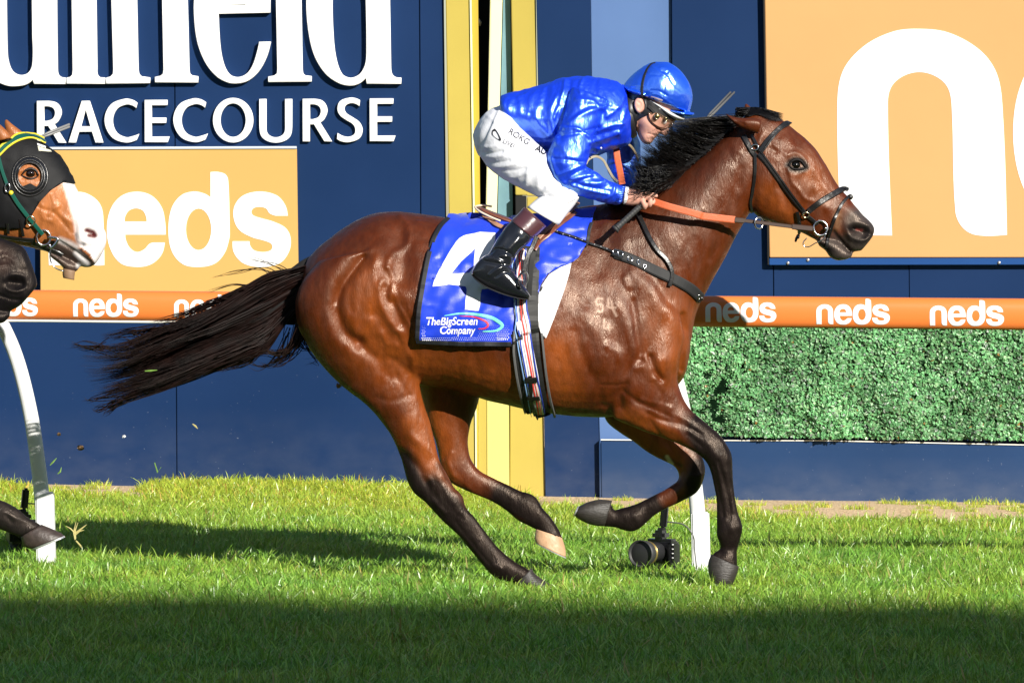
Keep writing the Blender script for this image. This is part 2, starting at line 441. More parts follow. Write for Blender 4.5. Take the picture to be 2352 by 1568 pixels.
# ------------------------------------------------------------------ ground
def ground():
    xs = np.concatenate([np.linspace(-300, -9, 12), np.linspace(-8, 8, 65), np.linspace(9, 300, 12)])
    ys = np.concatenate([np.linspace(-300, -14, 12), np.linspace(-12, 12, 97), np.linspace(14, 300, 12)])
    V = []; Fc = []
    for y in ys:
        for x in xs:
            z = gz(max(-10, min(10, x))) + .012 * noise.noise(Vector((x * .8, y * .8, 0)))
            if x < -.2 and 6.4 < y < 12: z += .02 * min(1, (-.2 - x) / .6) * math.sin(min(1, (y - 6.4) / 1.5) * math.pi / 2)
            V.append((x, y, z))
    n = len(xs)
    for j in range(len(ys) - 1):
        for i in range(n - 1): a = j * n + i; Fc.append((a, a + 1, a + n + 1, a + n))
    m = bpy.data.materials.new('turf_soil'); m.use_nodes = True; nt = m.node_tree; b = nt.nodes['Principled BSDF']; L = nt.links.new
    b.inputs['Roughness'].default_value = .95; b.inputs['Specular IOR Level'].default_value = .1
    at = nt.nodes.new('ShaderNodeAttribute'); at.attribute_name = 'sand'
    g = nt.nodes.new('ShaderNodeNewGeometry')
    n1 = nt.nodes.new('ShaderNodeTexNoise'); n1.inputs['Scale'].default_value = 14; n1.inputs['Detail'].default_value = 8; L(g.outputs['Position'], n1.inputs[0])
    n3 = nt.nodes.new('ShaderNodeTexNoise'); n3.inputs['Scale'].default_value = 60; n3.inputs['Detail'].default_value = 4; L(g.outputs['Position'], n3.inputs[0])
    r = nt.nodes.new('ShaderNodeValToRGB'); r.color_ramp.elements[0].position = .35; r.color_ramp.elements[0].color = (.035, .06, .010, 1)
    r.color_ramp.elements[1].position = .7; r.color_ramp.elements[1].color = (.10, .16, .025, 1); L(n1.outputs[0], r.inputs[0])
    s = nt.nodes.new('ShaderNodeValToRGB'); s.color_ramp.elements[0].position = .35; s.color_ramp.elements[0].color = (.62, .42, .23, 1)
    s.color_ramp.elements[1].position = .65; s.color_ramp.elements[1].color = (.95, .74, .48, 1); L(n3.outputs[0], s.inputs[0])
    mx = nt.nodes.new('ShaderNodeMix'); mx.data_type = 'RGBA'; L(at.outputs['Fac'], mx.inputs['Factor']); L(r.outputs[0], mx.inputs['A']); L(s.outputs[0], mx.inputs['B'])
    L(mx.outputs['Result'], b.inputs['Base Color'])
    bp = nt.nodes.new('ShaderNodeBump'); bp.inputs['Distance'].default_value = .03; bp.inputs['Strength'].default_value = .8; L(n3.outputs[0], bp.inputs['Height']); L(bp.outputs[0], b.inputs['Normal'])
    o = mesh('ground', V, Fc, m, None, True); o['kind'] = 'structure'; o['label'] = 'turf track ground under the grass with a sandy strip by the wall'
    P = np.array(V); a = o.data.attributes.new('sand', 'FLOAT', 'POINT'); a.data.foreach_set('value', sandmask(P[:, 0], P[:, 1]))
    return o
def sandmask(X, Y):
    n = perlin(np.stack([X * 1.3, Y * 1.3, X * 0], 1), 3) * .5 + perlin(np.stack([X * 4, Y * 4, X * 0], 1), 5) * .25
    edge = np.where(X > 0.0, 6.3 - .35 * X, 7.9) + n * .8
    a = np.clip((Y - edge) / .35, 0, 1)
    patch = np.clip((np.abs(X + 2.35 + n * .5) < .42) * (Y > 7.0 + n) * 1.0, 0, 1)
    left = np.where(X < -.25, 0.12, 1.0)
    return np.maximum(a * left, patch * (X < -.3))
GROUND = ground()

# turf: blade tufts scattered over the track
def turf():
    vis = bpy.data.collections.new('grass_tufts')      # source tufts, not linked to the scene
    gm = bpy.data.materials.new('grass_blade'); gm.use_nodes = True; nt = gm.node_tree; b = nt.nodes['Principled BSDF']; L = nt.links.new
    vc = nt.nodes.new('ShaderNodeVertexColor'); vc.layer_name = 'Col'; g = nt.nodes.new('ShaderNodeNewGeometry')
    n1 = nt.nodes.new('ShaderNodeTexNoise'); n1.inputs['Scale'].default_value = 1.6; n1.inputs['Detail'].default_value = 5; L(g.outputs['Position'], n1.inputs[0])
    sp = nt.nodes.new('ShaderNodeSeparateXYZ'); L(g.outputs['Position'], sp.inputs[0])
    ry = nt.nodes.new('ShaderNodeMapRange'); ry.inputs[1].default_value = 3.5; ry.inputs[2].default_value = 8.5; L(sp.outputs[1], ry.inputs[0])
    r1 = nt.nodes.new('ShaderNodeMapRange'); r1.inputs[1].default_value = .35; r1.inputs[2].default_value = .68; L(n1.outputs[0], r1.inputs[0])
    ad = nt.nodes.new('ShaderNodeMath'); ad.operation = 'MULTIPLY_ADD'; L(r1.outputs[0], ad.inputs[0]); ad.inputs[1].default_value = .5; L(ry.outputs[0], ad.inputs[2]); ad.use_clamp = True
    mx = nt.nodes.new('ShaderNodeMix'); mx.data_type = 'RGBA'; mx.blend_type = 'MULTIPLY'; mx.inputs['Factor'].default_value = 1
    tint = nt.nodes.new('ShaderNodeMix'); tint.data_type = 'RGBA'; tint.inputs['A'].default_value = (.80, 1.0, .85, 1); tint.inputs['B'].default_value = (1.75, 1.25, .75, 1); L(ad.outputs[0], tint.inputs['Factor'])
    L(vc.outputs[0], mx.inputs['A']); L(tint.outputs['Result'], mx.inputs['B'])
    L(mx.outputs['Result'], b.inputs['Base Color']); b.inputs['Roughness'].default_value = .34; b.inputs['Specular IOR Level'].default_value = .6
    tr = nt.nodes.new('ShaderNodeBsdfTranslucent'); L(mx.outputs['Result'], tr.inputs[0]); ms = nt.nodes.new('ShaderNodeMixShader'); ms.inputs[0].default_value = .25
    L(b.outputs[0], ms.inputs[1]); L(tr.outputs[0], ms.inputs[2]); L(ms.outputs[0], nt.nodes['Material Output'].inputs[0])
    for k in range(8):
        rg = np.random.default_rng(50 + k); V = []; Fc = []; C = []
        for i in range(125):
            a = rg.uniform(0, 6.283); r = .115 * math.sqrt(rg.uniform()); x, y = r * math.cos(a), r * math.sin(a)
            h = rg.uniform(.022, .058) * (1 + .5 * (rg.uniform() < .1)); wd = rg.uniform(.0014, .0030); d = rg.uniform(0, 6.283); ln = rg.uniform(.1, 1.0) * h; ya = rg.uniform(0, 6.283)
            ux, uy = math.cos(ya) * wd, math.sin(ya) * wd; dx, dy = math.cos(d), math.sin(d)
            q = len(V)
            for t, s in ((0, 1), (.45, .9), (.8, .6)):
                ox, oy, z = dx * ln * t * t, dy * ln * t * t, h * (t - .25 * t * t * (ln / h))
                V += [(x + ox - ux * s, y + oy - uy * s, z - .004 * (t == 0)), (x + ox + ux * s, y + oy + uy * s, z - .004 * (t == 0))]
            V.append((x + dx * ln, y + dy * ln, h * (1 - .3 * ln / h)))
            Fc += [(q, q+1, q+3, q+2), (q+2, q+3, q+5, q+4), (q+4, q+5, q+6)]
            g_ = rg.uniform(.65, 1.35); u = rg.uniform()
            c = (.225 * g_, .40 * g_, .062 * g_) if u < .75 else ((.34 * g_, .47 * g_, .10 * g_) if u < .93 else (.38 * g_, .34 * g_, .13 * g_))
            C += [c] * 7
        me = bpy.data.meshes.new('grass_tuft'); me.from_pydata(V, [], Fc); me.materials.append(gm)
        ca = me.color_attributes.new('Col', 'FLOAT_COLOR', 'POINT'); ca.data.foreach_set('color', np.array([(*c, 1) for c in C]).ravel())
        o = bpy.data.objects.new('grass_tuft', me); vis.objects.link(o)
    # points
    rg = np.random.default_rng(3); n = 17000
    X = rg.uniform(-3.9, 3.9, n); Y = rg.uniform(-7.5, 8.45, n); S = sandmask(X, Y)
    keep = (rg.uniform(0, 1, n) > S * .93) & ~((X > -.35) & (Y > 8.2)); X, Y, S = X[keep], Y[keep], S[keep]
    Z = np.array([gz(x) + .012 * noise.noise(Vector((x * .8, y * .8, 0))) + (.02 * min(1, (-.2 - x) / .6) * math.sin(min(1, (y - 6.4) / 1.5) * math.pi / 2) if x < -.2 and y > 6.4 else 0) for x, y in zip(X, Y)])
    cl = perlin(np.stack([X * 2.2, Y * 2.2, X * 0], 1), 9)
    me = bpy.data.meshes.new('grass'); me.from_pydata([tuple(v) for v in np.stack([X, Y, Z], 1)], [], [])
    a = me.attributes.new('sc', 'FLOAT', 'POINT'); a.data.foreach_set('value', (.85 + .75 * cl + rg.uniform(0, .5, len(X))) * np.where(S > .3, .55, 1) * np.where(np.hypot(X - .10, (Y + .18) * .8) < .17, .35, 1) * np.where(np.hypot(X - .83, (Y + .2) * .8) < .12, .6, 1))
    a = me.attributes.new('rz', 'FLOAT', 'POINT'); a.data.foreach_set('value', rg.uniform(0, 6.283, len(X)))
    o = link('grass', me); tag(o, 'bright green mown turf grass covering the whole racetrack', None, kind='stuff')
    ng = bpy.data.node_groups.new('scatter', 'GeometryNodeTree'); ng.interface.new_socket('Geometry', in_out='INPUT', socket_type='NodeSocketGeometry'); ng.interface.new_socket('Geometry', in_out='OUTPUT', socket_type='NodeSocketGeometry')
    N = ng.nodes.new; gi, go = N('NodeGroupInput'), N('NodeGroupOutput'); iop = N('GeometryNodeInstanceOnPoints'); ci = N('GeometryNodeCollectionInfo')
    ci.inputs['Collection'].default_value = vis; ci.inputs['Separate Children'].default_value = True; ci.inputs['Reset Children'].default_value = True; iop.inputs['Pick Instance'].default_value = True
    ri = N('FunctionNodeRandomValue'); ri.data_type = 'INT'; ri.inputs[4].default_value = 0; ri.inputs[5].default_value = 7
    asc, arz = N('GeometryNodeInputNamedAttribute'), N('GeometryNodeInputNamedAttribute'); asc.inputs[0].default_value = 'sc'; arz.inputs[0].default_value = 'rz'
    cx = N('ShaderNodeCombineXYZ'); K = ng.links.new
    K(arz.outputs[0], cx.inputs[2]); K(cx.outputs[0], iop.inputs['Rotation']); K(asc.outputs[0], iop.inputs['Scale'])
    K(gi.outputs[0], iop.inputs['Points']); K(ci.outputs[0], iop.inputs['Instance']); K(ri.outputs[2], iop.inputs['Instance Index']); K(iop.outputs[0], go.inputs[0])
    md = o.modifiers.new('scatter', 'NODES'); md.node_group = ng
    return o
turf()

# ------------------------------------------------------------------ neds glyphs and sign letters
GN = path([(412,1213),(400,560,1),(430,370,1),(540,240,1),(690,165,1),(825,150,1),(980,170,1),(1140,260,1),(1225,380,1),(1253,560,1),(1268,1212),(1110,1213,1),(1040,1175,1),(1003,1090,1),(990,540,1),(970,450,1),(910,395,1),(825,373,1),(740,395,1),(680,450,1),(661,540,1),(675,1215)])
GE = [path([(878,1243),(663,1243),(668,1275,1),(690,1315,1),(725,1335,1),(765,1320,1),(790,1293,1),(810,1285),(873,1285),(855,1350,1),(800,1400,1),(725,1414,1),(640,1395,1),(585,1320,1),(566,1215,1),(585,1110,1),(640,1040,1),(720,1016,1),(800,1035,1),(855,1095,1),(874,1170,1)]),
      path([(660,1174),(777,1174),(773,1145,1),(755,1115,1),(720,1104,1),(685,1115,1),(664,1145,1)])]
GD = [path([(1115,912),(1160,912,1),(1198,928,1),(1210,970,1),(1217,1220,1),(1215,1262,1),(1190,1340,1),(1140,1395,1),(1060,1414,1),(970,1400,1),(910,1330,1),(892,1215,1),(910,1100,1),(960,1035,1),(1025,1015,1),(1080,1025,1),(1115,1045)]), ell(1052,1215,67,110)]
GS = path([(1525,1143),(1510,1085,1),(1465,1035,1),(1375,1015,1),(1290,1035,1),(1245,1085,1),(1237,1150,1),(1265,1215,1),(1330,1255,1),(1400,1275,1),(1435,1290,1),(1443,1310,1),(1430,1328,1),(1390,1335,1),(1345,1325,1),(1325,1300,1),(1322,1278),(1232,1278),(1240,1340,1),(1290,1395,1),(1380,1414,1),(1480,1395,1),(1530,1335,1),(1540,1265,1),(1515,1210,1),(1450,1175,1),(1380,1155,1),(1340,1140,1),(1332,1120,1),(1345,1102,1),(1375,1096,1),(1410,1105,1),(1428,1130,1),(1460,1143)])
def boxmap(L, src, dst):
    (a, b, c, d), (e, f, g, h) = src, dst
    return [(e + (x - a) / (c - a) * (g - e), f + (y - b) / (d - b) * (h - f)) for x, y in L]
NED = [[boxmap(GN, (400,150,1268,1214), (255,1016,553,1405))], GE, GD, [GS]]
NBOX = (255, 912, 1540, 1414)
def neds(dst):
    return [[boxmap(l, NBOX, dst) for l in g] for g in NED]
# ================================================================== buildings and fixed things
YL, YG, YM = 8.44, 8.40, 8.42
def wall_left():
    t = thing('sign_wall', 'dark navy panelled wall with big white raised lettering, left of the gold gate', 'wall', U(500, 1110, YL))
    def P(n, pts, Y, d, m, bev=.002): 
        o = prism(n, pts, Y, d, m, t, bev); return o
    T = t.matrix_world
    xs = [(-1900, -1912), (-1330, -1338), (-760, -764), (-178, -172), (398, 404.5), (961, 968), (1016, 1031)]
    for (a, a2), (b, b2) in zip(xs[:-1], xs[1:]):
        P('panel', [(a + 1.2, -420), (b - 1.2, -420), (b2 + 1.2, 1180), (a2 + 3, 1180)], YL, .03, M['navy'])
    P('backing', [(-1898, -418), (1012, -418), (1030, 1180), (-1898, 1180)], YL + .032, .25, M['navy_plain'])
    return t
def offs(root):
    """children were built in world space: put them under the thing without moving them"""
    for c in root.children:
        c.matrix_parent_inverse = Matrix.Translation(-root.location)
wl = wall_left()
# big serif letters
SER = [
 ('u', [path([(-150,-200),(33,-200),(38,250,1),(45,325,1),(68,378,1),(110,398,1),(150,385,1),(170,340,1),(170,200),(166,-200),(300,-200),(305,365,1),(310,395,1),(325,408,1),(347,412),(347,446),(180,446),(173,425),(140,448,1),(100,457,1),(40,456,1),(-20,430,1),(-100,360,1),(-150,200)])]),
 ('l', [[(372,-500),(502,-500)] + path([(515,365),(517,395,1),(532,410,1),(557,412)])[:-7] + [(557,412),(557,445),(352,445),(352,412)] + [(372,408),(382,396),(384,370)]]),
 ('f', [[(578,-420),(716,-420),(733,370),(737,392),(750,405),(795,411),(795,441),(562,445),(562,412),(585,406),(597,392),(599,370)]]),
 ('i', [[(856,-120),(990,-120),(1003,370),(1006,390),(1018,400),(1050,405),(1050,438),(820,438),(820,408),(850,402),(862,392),(865,370)]]),
 ('e', [path([(1435,222),(1372,222),(1362,270,1),(1338,345,1),(1305,392,1),(1258,409,1),(1215,392,1),(1185,335,1),(1167,240,1),(1158,74),(1433,68),(1432,-20),(1400,-130,1),(1320,-190,1),(1230,-200,1),(1130,-170,1),(1060,-100,1),(1030,-20,1),(1028,100,1),(1046,230,1),(1088,335,1),(1145,405,1),(1205,438,1),(1257,443,1),(1315,428,1),(1370,380,1),(1412,305,1)]),
        [(1160,27),(1160,30),(1300,29),(1300,26)]]),
 ('l', [[(1452,-500),(1588,-500),(1603,368),(1606,390),(1618,400),(1651,404),(1651,433),(1420,436),(1420,406),(1452,401),(1466,390),(1468,368)]]),
 ('d', [path([(1922,-500),(2057,-500),(2072,360),(2078,392,1),(2095,408,1),(2126,412),(2126,445),(1942,445),(1938,415),(1900,445,1),(1850,455,1),(1790,440,1),(1720,388,1),(1662,290,1),(1632,160,1),(1622,0,1),(1640,-120,1),(1700,-200,1),(1780,-220,1),(1850,-200,1),(1928,-150)]),
        path([(1936,0),(1940,250,1),(1935,335,1),(1912,385,1),(1880,408,1),(1845,411,1),(1810,388,1),(1782,310,1),(1768,200,1),(1762,0,1),(1775,-100,1),(1830,-150,1),(1900,-120,1)])])]
for nm, loops in SER:
    raised('letter', [cv(c1, l) for l in loops], YL - .045, .045, M['signwhite'], wl, .004)
RC = [('R',195,352,535,757),('A',362,548,535,756),('C',553,737,524,756),('E',766,898,530,754),('C',917,1101,522,754),('O',1127,1342,519,756),('U',1373,1548,525,757),('R',1603,1760,524,750),('S',1784,1921,518,754),('E',1958,2095,522,749)]
for ch, a, b, t_, bt in RC:
    if ch == 'C':
        x, y, w_, h = a, t_, b - a, bt - t_
        q = path([(x+w_*.95,y+h*.09),(x+w_*.92,y+h*.22),(x+w_*.80,y+h*.155,1),(x+w_*.62,y+h*.135,1),(x+w_*.36,y+h*.24,1),(x+w_*.245,y+h*.49,1),(x+w_*.35,y+h*.76,1),(x+w_*.62,y+h*.875,1),(x+w_*.82,y+h*.85,1),(x+w_,y+h*.80),(x+w_*.93,y+h*.94),(x+w_*.60,y+h,1),(x+w_*.20,y+h*.87,1),(x,y+h*.50,1),(x+w_*.17,y+h*.14,1),(x+w_*.58,y,1),(x+w_*.80,y+h*.02,1)])
        L = [q]
    elif ch == 'O': L = [ell((a+b)/2, (t_+bt)/2, (b-a)/2, (bt-t_)/2, 40), ell((a+b)/2, (t_+bt)/2, (b-a)/2-41, (bt-t_)/2-30, 40)]
    elif ch == 'E':
        x, y, w_, h = a, t_, b - a, bt - t_; L = [[(x,y),(x+w_*.92,y),(x+w_*.92,y+h*.125),(x+w_*.29,y+h*.125),(x+w_*.29,y+h*.42),(x+w_*.87,y+h*.42),(x+w_*.87,y+h*.545),(x+w_*.29,y+h*.545),(x+w_*.29,y+h*.87),(x+w_,y+h*.865),(x+w_*.93,y+h),(x,y+h)]]
    elif ch == 'U':
        x, y, w_, h = a, t_, b - a, bt - t_; L = [path([(x,y),(x+w_*.22,y),(x+w_*.22,y+h*.62),(x+w_*.27,y+h*.80,1),(x+w_*.5,y+h*.875,1),(x+w_*.73,y+h*.80,1),(x+w_*.78,y+h*.62),(x+w_*.78,y),(x+w_,y),(x+w_,y+h*.62),(x+w_*.90,y+h*.89,1),(x+w_*.5,y+h,1),(x+w_*.10,y+h*.89,1),(x,y+h*.62)])]
    elif ch == 'A':
        x, y, w_, h = a, t_, b - a, bt - t_; L = [[(x+w_*.38,y),(x+w_*.61,y),(x+w_,y+h),(x+w_*.77,y+h),(x+w_*.67,y+h*.74),(x+w_*.31,y+h*.74),(x+w_*.22,y+h),(x,y+h)], [(x+w_*.36,y+h*.61),(x+w_*.63,y+h*.61),(x+w_*.495,y+h*.21)]]
    elif ch == 'R':
        x, y, w_, h = a, t_, b - a, bt - t_
        L = [path([(x,y),(x+w_*.40,y),(x+w_*.70,y+h*.06,1),(x+w_*.84,y+h*.26,1),(x+w_*.74,y+h*.47,1),(x+w_*.60,y+h*.555),(x+w_,y+h),(x+w_*.73,y+h),(x+w_*.38,y+h*.60),(x+w_*.25,y+h*.60),(x+w_*.25,y+h),(x,y+h)]),
             path([(x+w_*.25,y+h*.135),(x+w_*.40,y+h*.135,1),(x+w_*.55,y+h*.18,1),(x+w_*.61,y+h*.29,1),(x+w_*.54,y+h*.42,1),(x+w_*.36,y+h*.475,1),(x+w_*.25,y+h*.475)])]
    else:
        x, y, w_, h = a, t_, b - a, bt - t_
        L = [path([(x+w_*.90,y+h*.055),(x+w_*.88,y+h*.20),(x+w_*.74,y+h*.145,1),(x+w_*.55,y+h*.125,1),(x+w_*.36,y+h*.17,1),(x+w_*.30,y+h*.255,1),(x+w_*.38,y+h*.35,1),(x+w_*.62,y+h*.44,1),(x+w_*.88,y+h*.55,1),(x+w_,y+h*.72,1),(x+w_*.88,y+h*.91,1),(x+w_*.48,y+h,1),(x+w_*.18,y+h*.985,1),(x,y+h*.93),(x+w_*.03,y+h*.79),(x+w_*.25,y+h*.86,1),(x+w_*.48,y+h*.875,1),(x+w_*.67,y+h*.82,1),(x+w_*.71,y+h*.71,1),(x+w_*.62,y+h*.60,1),(x+w_*.35,y+h*.50,1),(x+w_*.12,y+h*.40,1),(x+w_*.02,y+h*.26,1),(x+w_*.12,y+h*.08,1),(x+w_*.50,y,1),(x+w_*.72,y+h*.01,1)])]
    raised('letter', [cv(c1, l) for l in L], YL - .028, .028, M['signwhite'], wl, .003)
offs(wl)
# yellow sign board
t = thing('advertising_board', 'yellow-orange board with white neds lettering, under the word RACECOURSE', 'sign', U(390, 668, YL - .06))
prism('board', [(92, 344), (681.5, 342), (686, 672), (93, 672)], YL - .06, .05, M['amber_sign'], t, .002)
prism('top_trim', [(92, 338), (681, 336), (681, 341.5), (92, 343.5)], YL - .07, .06, mat('pale_trim', (.55, .60, .68), .4), t, .001)
def flatglyph(name, loops, Y, mt, parent, th=.002):
    L3 = [[U(p[0], p[1], Y) for p in L] for L in loops]
    me = curve_mesh([[(v.x, v.z) for v in L] for L in L3]); V, _ = arrays(me)
    V2 = np.stack([V[:, 0], np.full(len(V), Y), V[:, 1]], 1); setV(me, V2)
    bm = bmesh.new(); bm.from_mesh(me); bm.normal_update()
    for f in bm.faces:
        if f.normal.y > 0: f.normal_flip()
    r = bmesh.ops.extrude_face_region(bm, geom=list(bm.faces))
    for e in r['geom']:
        if isinstance(e, bmesh.types.BMVert): e.co.y += th
    bmesh.ops.recalc_face_normals(bm, faces=bm.faces); bm.to_mesh(me); bm.free()
    return link(name, me, mt, parent)
for g in NED: flatglyph('letter', [cv(c1, l) for l in g], YL - .0625, M['signwhite'], t)
offs(t)

# gate in the wall: gold frame, dark gap, leaning bright fin, glass
t = thing('winning_post_gate', 'gold framed gate with a dark gap and leaning cream fin behind the rider', 'gate', U(1140, 1140, YG))
prism('frame_post', [(1019, -300), (1078, -300), (1086, 500), (1092, 1160), (1038, 1160), (1031, 500)], YG, .09, M['gold'], t, .004)
prism('frame_edge', [(1074, -300), (1078.5, -300), (1091, 500), (1096, 1160), (1092.5, 1160), (1086.5, 500)], YG - .012, .1, M['cream'], t, .001)
prism('frame_return', [(1078.6, -300), (1095, -300), (1103, 500), (1106, 1160), (1096.2, 1160), (1091.2, 500)], YG + .012, .2, M['gold_side'], t, .002)
prism('void', [(1060, -320), (1200, -320), (1200, 1165), (1060, 1165)], YG + .75, .04, M['dark'], t)
prism('void_side', [(1236, -320), (1240, -320), (1262, 1165), (1258, 1165)], YG + .12, .62, M['dark'], t)
prism('leaning_fin', [(1137, -300), (1158, -300), (1154, 0), (1141, 490), (1141, 900), (1172, 1160), (1119, 1160), (1113, 900), (1116, 490), (1126, 0)], YG + .05, .05, M['cream'], t, .004)
prism('lower_panel', [(1097, 560), (1116.5, 560), (1118, 1160), (1099, 1160)], YG + .01, .05, M['gold'], t, .002)
prism('lower_panel', [(1117.5, 560), (1167, 560), (1170, 1160), (1119, 1160)], YG + .006, .05, mat('bright_yellow_strip', (.68, .60, .17), .5), t, .002)
gl = mat('gate_glass', (.20, .36, .42), .25, spec=.4, var=.3, vscale=2.5)
prism('glass_pane', [(1154, -300), (1172, -300), (1172, 0), (1178, 500), (1180, 900), (1143, 900), (1143, 490), (1156, 0)], YG + .08, .012, gl, t)
prism('frame_post', [(1168, -300), (1228, -300), (1234, 300), (1240, 450), (1210.5, 450.5), (1209, 448), (1184, 448), (1180, 300)], YG + .02, .1, M['gold'], t, .004)
prism('frame_post', [(1210, 452), (1240, 452), (1252, 1141), (1252, 1160), (1170.5, 1160), (1172, 700), (1184, 510), (1210, 508)], YG + .02, .1, M['gold'], t, .004)
prism('latch_box', [(1183.5, 449.5), (1209, 449.5), (1209.6, 507), (1184.2, 507)], YG - .005, .12, M['dark'], t, .003)
bt = [U(1098, 44, YG + .2), U(1101, 52, YG + .2), U(1100, 60, YG + .2)]
hv, hf = tube(bt, [.008, .012, .008], 8); mesh('hinge', hv, hf, M['steel'], t, True)
offs(t)

# right-hand wall
t = thing('panel_wall', 'navy wall with a paler blue panel, right of the gold gate', 'wall', U(1700, 1150, YM))
prism('panel', [(1233, -300), (1356, -300), (1356.5, 0), (1362, 470), (1376, 1010), (1380, 1175), (1253.5, 1175), (1241, 470), (1232, 0)], YM - .02, .06, M['navy'], t, .002)
prism('pale_panel', [(1358, -300), (1540, -300), (1544, 500), (1552, 1175), (1381.5, 1175), (1377.5, 1010), (1363, 470), (1357, 0)], YM + .03, .06, M['paleblue'], t, .002)
prism('panel', [(1541.5, -300), (1768, -300), (1776, 690), (1786, 1175), (1553.5, 1175), (1545.5, 500)], YM, .06, M['navy'], t, .002)
prism('panel', [(1769.5, -300), (2080, -300), (2088, 700), (2098, 1175), (1788, 1175), (1778, 690)], YM + .002, .06, M['navy'], t, .002)
prism('panel', [(2081.5, -300), (2420, -300), (2428, 700), (2438, 1175), (2099.5, 1175), (2089.5, 700)], YM, .06, M['navy'], t, .002)
prism('panel', [(2421.5, -300), (2900, -300), (2910, 700), (2920, 1175), (2439.5, 1175), (2429.5, 700)], YM + .002, .06, M['navy'], t, .002)
prism('panel', [(2901.5, -300), (3600, -300), (3610, 700), (3620, 1175), (2921.5, 1175), (2911.5, 700)], YM, .06, M['navy'], t, .002)
prism('backing', [(1234, -298), (3598, -298), (3618, 1175), (1260, 1175)], YM + .10, .25, M['navy_plain'], t)
offs(t)
# orange sign right
t = thing('large_advertising_sign', 'big orange sign with huge white neds lettering in a blue frame', 'sign', U(2060, 600, YM - .045))
nb = [cS(412, 150), cS(1268, 1214)]
# NED units: x-height box of n (255..553 , 1016..1405) maps to nb
def big(l):
    out = []
    for x, y in l:
        u = (x - 255) / (553 - 255); v = (y - 1016) / (1405 - 1016)
        X = cS(400, 0)[0] + u * (cS(1268, 0)[0] - cS(400, 0)[0]); Yy = nb[0][1] + v * (nb[1][1] - nb[0][1]); out.append((X + (Yy - 300) * .012, Yy))
    return out
prism('board', [(1752, -300), (2900, -300), (2912, 591), (1768, 591), (1760, 200)], YM - .045, .04, M['orange_sign'], t, .003)
prism('frame_strip', [(1767, 593), (2912, 592), (2912, 607), (1767, 608.5)], YM - .055, .05, M['frameblue'], t, .002)
prism('side_shadow', [(1748, -300), (1751, -300), (1766.5, 608), (1763.5, 608)], YM - .050, .045, M['dark'], t)  # near-black strip standing in for the sign's shadow along its left edge
for g in NED[:2]:
    flatglyph('letter', [big(l) for l in g], YM - .0475, M['signwhite'], t)
for x, y in ((1810, 604), (2295, 603), (2780, 602), (1856, 597)):
    bv, bf = ball(U(x, y, YM - .06), (.009, .006, .009), 8); mesh('bolt', bv, bf, M['steel'], t, True)
offs(t)

